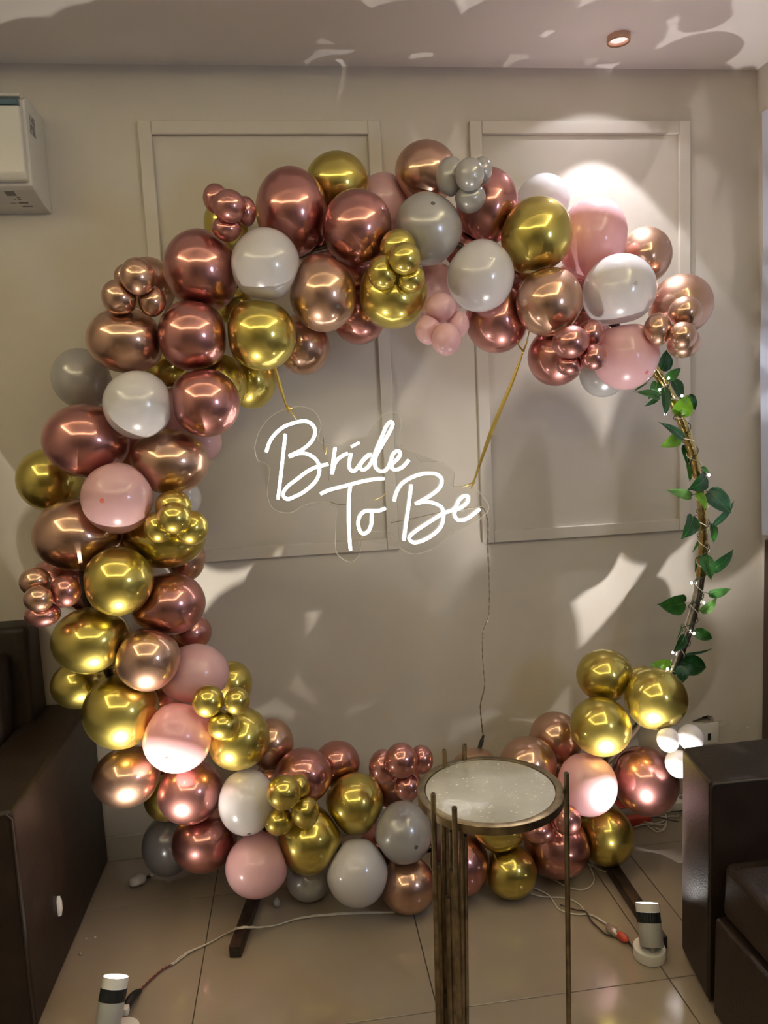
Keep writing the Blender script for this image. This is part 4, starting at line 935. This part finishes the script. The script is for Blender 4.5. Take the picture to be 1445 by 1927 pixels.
link('seat_cushion', prism([(.712, -1.856, .256), (.708, -2.73, .256), (1.18, -2.73, .256), (1.18, -1.856, .256)], [(.718, -1.856, .392), (.714, -2.73, .392), (1.18, -2.73, .392), (1.18, -1.856, .392)], .022, 5), M['leather'], s)
link('backrest', prism([(1.20, -.972, .256), (1.20, -2.75, .256), (1.40, -2.75, .256), (1.40, -.972, .256)], [(1.27, -.972, .80), (1.27, -2.75, .80), (1.40, -2.75, .80), (1.40, -.972, .80)], .02, 4), M['leather'], s)

# ================================================================ air conditioner
ac = thing('air_conditioner', 'white wall air conditioner at the upper left under the ceiling', 'air conditioner', (-1.35, 0, 2.131))
xa0, xa1 = -1.76, -.908
link('housing', extrude_x([(-.0006, 2.131), (-.075, 2.140), (-.150, 2.157), (-.168, 2.165), (-.168, 2.398), (-.150, 2.411), (-.0006, 2.414)], xa0, xa1, .004), M['ac_plastic'], ac)
link('front_panel', extrude_x([(-.1695, 2.170), (-.188, 2.173), (-.197, 2.190), (-.199, 2.250), (-.196, 2.372), (-.1695, 2.374)], xa0 + .004, xa1 - .006, .006), M['ac_plastic'], ac)
link('top_strip', extrude_x([(-.1695, 2.3755), (-.1925, 2.3755), (-.188, 2.392), (-.1695, 2.396)], xa0 + .01, xa1 - .012, .002), M['ac_blue'], ac)
link('top_lip', extrude_x([(-.10, 2.4125), (-.176, 2.4115), (-.185, 2.4005), (-.172, 2.3985), (-.150, 2.4115)], xa0 + .006, xa1 - .008), M['ac_plastic'], ac)
link('louvre', prism([(xa0 + .09, -.150, 2.150), (xa1 - .15, -.150, 2.150), (xa1 - .15, -.055, 2.1305), (xa0 + .09, -.055, 2.1305)], [(xa0 + .09, -.150, 2.156), (xa1 - .15, -.150, 2.156), (xa1 - .15, -.055, 2.1365), (xa0 + .09, -.055, 2.1365)], .0015), M['ac_plastic'], ac)
link('side_sticker', prism([(xa1 + .0002, -.142, 2.318), (xa1 + .0007, -.142, 2.318), (xa1 + .0007, -.093, 2.318), (xa1 + .0002, -.093, 2.318)], [(xa1 + .0002, -.142, 2.372), (xa1 + .0007, -.142, 2.372), (xa1 + .0007, -.093, 2.372), (xa1 + .0002, -.093, 2.372)]), M['sticker'], ac)
def under_mark(x0, x1, y0, y1):
    zz = lambda y: 2.131 - (y) * .0 + (2.140 - 2.131) * min(1, -y / .075) + max(0, (-y - .075)) * (2.157 - 2.140) / .075 - .0008
    link('printed_mark', prism([(x0, y0, zz(y0)), (x1, y0, zz(y0)), (x1, y1, zz(y1)), (x0, y1, zz(y1))], [(x0, y0, zz(y0) + .0006), (x1, y0, zz(y0) + .0006), (x1, y1, zz(y1) + .0006), (x0, y1, zz(y1) + .0006)]), M['ac_grey'], ac)
for m_ in ((-.995, -.968, -.146, -.122), (-.972, -.963, -.114, -.110), (-.972, -.963, -.104, -.100), (-.983, -.979, -.105, -.101), (-1.0, -.983, -.083, -.081), (-.977, -.950, -.085, -.079), (-.975, -.946, -.064, -.056)): under_mark(*m_)

# ================================================================ floor lamps
def uplight(label, base, bottom, top, energy, color, angle, blend, aim=None):
    t = thing('floor_uplight', label, 'floor lamp', (base[0], base[1], 0), 'floor uplights')
    b, tp = Vector(bottom), Vector(top); ax = (tp - b); Ln = ax.length; ax.normalize()
    link('base', cyl((base[0], base[1], .015), (0, 0, 1), .0415, .030, 48, .003), M['white_plastic'], t)
    link('hinge', box(b.x - .007, b.x + .007, b.y - .010, b.y + .012, .028, b.z + .006, .002), M['lamp_grey'], t)
    def seg(f0, f1, r): return cyl(b + ax * (Ln * (f0 + f1) / 2), ax, r, Ln * (f1 - f0), 48, .0008)
    link('lower_body', seg(0, .55, .0305), M['lamp_grey'], t)
    rb = []
    bm = bmesh.new(); n = 60
    q = Vector((0, 0, 1)).rotation_difference(ax).to_matrix()
    r0 = [[bm.verts.new(b + ax * (Ln * f) + q @ Vector(((.0302 + (.0009 if k % 2 else 0)) * math.cos(2 * math.pi * k / n), (.0302 + (.0009 if k % 2 else 0)) * math.sin(2 * math.pi * k / n), 0))) for k in range(n)] for f in (.551, .795)]
    for k in range(n): bm.faces.new((r0[0][k], r0[0][(k + 1) % n], r0[1][(k + 1) % n], r0[1][k]))
    bm.faces.new(r0[0][::-1]); bm.faces.new(r0[1])
    link('grip_band', from_bm(bm), M['black'], t)
    bm = bmesh.new(); n = 48
    prof = [(.0300, .796), (.0305, .80), (.0305, 1.0), (.0285, 1.0), (.0280, .93)]
    rg = [[bm.verts.new(b + ax * (Ln * f) + q @ Vector((r * math.cos(2 * math.pi * k / n), r * math.sin(2 * math.pi * k / n), 0))) for k in range(n)] for r, f in prof]
    for A, B in zip(rg, rg[1:]):
        for k in range(n): bm.faces.new((A[k], A[(k + 1) % n], B[(k + 1) % n], B[k]))
    bmesh.ops.recalc_face_normals(bm, faces=bm.faces[:])
    link('head_ring', smooth_by_angle(from_bm(bm)), M['white_plastic'], t)
    link('lens', cyl(b + ax * (Ln * .945), ax, .0279, .002, 48), M['lens'], t)
    beam = Vector(aim).normalized() if aim else ax
    for nm, e, an, bl in (('lamp_beam', energy, angle, blend), ('lamp_spill', SPILL_W, 156, 1.0)):
        l = lamp(nm, 'SPOT', b + ax * (Ln * .965), e, color, .012, beam, an, bl)
        l.parent = t; l.matrix_parent_inverse = world_of(t).inverted()
uplight('grey and black floor lamp at the lower left beside the sofa, shining upward', (-.703, -.806), (-.7345, -.819, .042), (-.7158, -.766, .1400), LAMP_W, (1.0, .93, .82), 70, 1.0)
uplight('grey and black floor lamp on a round base beside the right sofa', (.645, -.765), (.6450, -.7800, .040), (.6560, -.7300, .1284), LAMP_W * 1.15, (1.0, .94, .90), 84, 1.0, (.26, .42, 1))

# ================================================================ cables and small things on the floor
t = thing('lamp_cable', 'twisted pale and red cable running from the left lamp across the floor', 'cable', (-.70, -.70, 0))
P = spline(FLEX_RED, 10); bm = bmesh.new()
for s in (0, math.pi): tube_bm(bm, [p + Vector((.0022 * math.cos(i * .8 + s), 0, .0018 + .0018 * math.sin(i * .8 + s))) for i, p in enumerate(P)], .0017, 6)
link('red_flex', from_bm(bm), M['red_cable'], t, True)
P = spline(FLEX_WHITE, 10); bm = bmesh.new()
for s in (0, 2.1, 4.2): tube_bm(bm, [p + Vector((.0026 * math.cos(i * .33 + s), .0022 * math.sin(i * .21 + s), .0022 + .0014 * math.sin(i * .33 + s))) for i, p in enumerate(P)], .0015, 6)
link('white_flex', from_bm(bm), M['white_cable'], t, True)
link('connector_sleeve', tube([(-.7095, -.724, .022), (-.7055, -.700, .022), (-.699, -.676, .016), (-.6915, -.657, .009)], [.011, .011, .0105, .006], 12, sm=4), M['black'], t)
link('plug', box(-.720, -.702, -.742, -.722, .012, .030, .003), M['white_plastic'], t)

t = thing('lamp_cable', 'tangled white cables with a red taped joint leading to the right lamp', 'cable', (.59, -.68, 0))
for i, c in enumerate(CABLES):
    link('cable_run', tube([(p[0], p[1], .0035 + .0012 * (i % 3)) for p in c], .0021 if i != 5 else .003, 7, sm=8), M['dark_cable'] if i in (2, 5) else M['white_cable'], t)
q = Matrix.Rotation(math.atan2(-.711 + .662, .605 - .5845), 4, 'Z')
link('red_joint', blob((.6005, -.699, .014), (.020, .0115, .0115), 16, .12, 4, q), M['red'], t)
link('plastic_wrap', blob((.5865, -.668, .0125), (.026, .014, .0115), 16, .35, 8, q), M['foil_scrap'], t)

t = thing('power_strip', 'white power strip with a red band on the floor at the lower right wall', 'power strip', (.98, -.085, 0))
link('strip_body', box(.865, 1.17, -.098, -.040, .0, .034, .004), M['white_plastic'], t)
link('red_panel', box(.845, .955, -.158, -.128, .0005, .028, .003), M['red'], t)
link('red_stripe', box(.866, .93, -.0975, -.0405, .0343, .037, .001), M['red'], t)
for k in range(4): link('socket_outlet', cyl((.985 + .045 * k, -.069, .0345), (0, 0, 1), .014, .002, 18), M['ac_grey'], t)
t = thing('cable_tangle', 'tangle of white cables by the power strip at the lower right wall', 'cable', (1.0, -.12, 0))
for i, c in enumerate(WALL_CABLES): link('cable_loop', tube([(p[0], min(p[1], -.112) , .004 + .003 * (i % 4) + .004 * math.sin(k)) for k, p in enumerate(c)], .0024, 6, sm=8), M['white_cable'] if i not in (3, 6) else M['dark_cable'], t)

t = thing('wall_socket', 'white wall socket plate with a black switch under the broken plaster', 'socket', (1.25, 0, .24))
link('plate', box(1.200, 1.2945, -.010, -.0006, .200, .2815, .003), M['white_plastic'], t)
link('module', box(1.2335, 1.2672, -.0125, -.0105, .2075, .2555, .001), M['white_plastic'], t)
link('rocker_switch', box(1.2480, 1.2610, -.0145, -.0128, .2165, .2430, .001), M['black'], t)

def crumpled(name, label, cat, center, radii, m, seed, rotz, knot=None, group=None):
    t = thing(name, label, cat, (center[0], center[1], 0), group)
    rot = Matrix.Rotation(rotz, 4, 'Z')
    bm = bmesh.new(); bmesh.ops.create_icosphere(bm, subdivisions=3, radius=1); rr = random.Random(seed)
    dirs = [Vector((rr.gauss(0, 1), rr.gauss(0, 1), rr.gauss(0, 1))).normalized() for _ in range(14)]
    for v in bm.verts:
        k = 1 - .16 * sum(max(0, v.co.dot(d) - .72) for d in dirs) * 3
        v.co = Vector((v.co.x * radii[0] * k, v.co.y * radii[1] * k, v.co.z * radii[2] * k))
    bm.transform(Matrix.Translation(Vector(center)) @ rot)
    link('skin', from_bm(bm), m, t, True)
    if knot: link('knot', blob(knot, (.007, .007, .006), 10, .4, seed), M['black'], t); link('lip', blob((knot[0] + .010, knot[1] + .004, knot[2]), (.007, .006, .005), 10, .4, seed + 1), m, t)
crumpled('deflated_balloon', 'deflated white balloon with a dark knot on the floor by the left sofa', 'balloon', (-.790, -.174, .0195), (.034, .026, .0192), M['white'], 3, .6, (-.7625, -.148, .012))
crumpled('deflated_balloon', 'small deflated grey balloon on the floor under the pink balloon', 'balloon', (-.346, -.371, .018), (.012, .016, .0175), M['silver'], 6, .2)
bm = bmesh.new()
sc = [(-.5175 + (y + .5175) * 1.7, z) for y, z in [(-.5205, .2130), (-.5165, .2085), (-.5120, .196), (-.5085, .1935), (-.5105, .186), (-.5105, .166), (-.5175, .1530), (-.5240, .158), (-.5255, .178), (-.5245, .198)]]
rr = random.Random(2)
c0 = bm.verts.new((-.912, -.5175, .182))
ring_ = [bm.verts.new((-.9155 + rr.uniform(0, .003), y, z)) for y, z in sc]; back_ = [bm.verts.new((-.9192, y, z)) for y, z in sc]
for i in range(len(sc)):
    j = (i + 1) % len(sc); bm.faces.new((c0, ring_[i], ring_[j])); bm.faces.new((ring_[i], back_[i], back_[j], ring_[j]))
bm.faces.new(back_[::-1]); bmesh.ops.recalc_face_normals(bm, faces=bm.faces[:])
tag(link('paper_scrap', from_bm(bm), mat('white_scrap', (.8, .77, .72), .6)), 'torn white scrap stuck to the side of the left sofa arm', 'scrap')
for i, (x, y, wd) in enumerate(((-.890, -.410, 'nearest the back wall of three'), (-.867, -.407, 'rightmost of three'), (-.891, -.471, 'furthest from the wall of three'))):
    o = link('floor_crumb', blob((x, y, .002), (.0034, .003, .002), 8, .5, i), M['baseboard'])
    tag(o, 'tiny pale crumb on the tiles by the left sofa, %s' % wd, 'crumb', 'crumbs by the left sofa')

# cool window behind the curtain side, further along the right wall
w = thing('window_1', None, None, (1.42, -2.3, 1.2)); w['kind'] = 'structure'
link('window_pane', box(1.412, 1.416, -2.68, -2.32, 1.32, 1.68), M['window_glow'], w)
for b in ((-2.79, -2.75, 1.21, 1.79), (-2.25, -2.21, 1.21, 1.79), (-2.75, -2.25, 1.21, 1.25), (-2.75, -2.25, 1.75, 1.79), (-2.515, -2.485, 1.25, 1.75)):
    link('window_frame', box(1.405, 1.43, b[0], b[1], b[2], b[3], .003), M['white_plastic'], w)
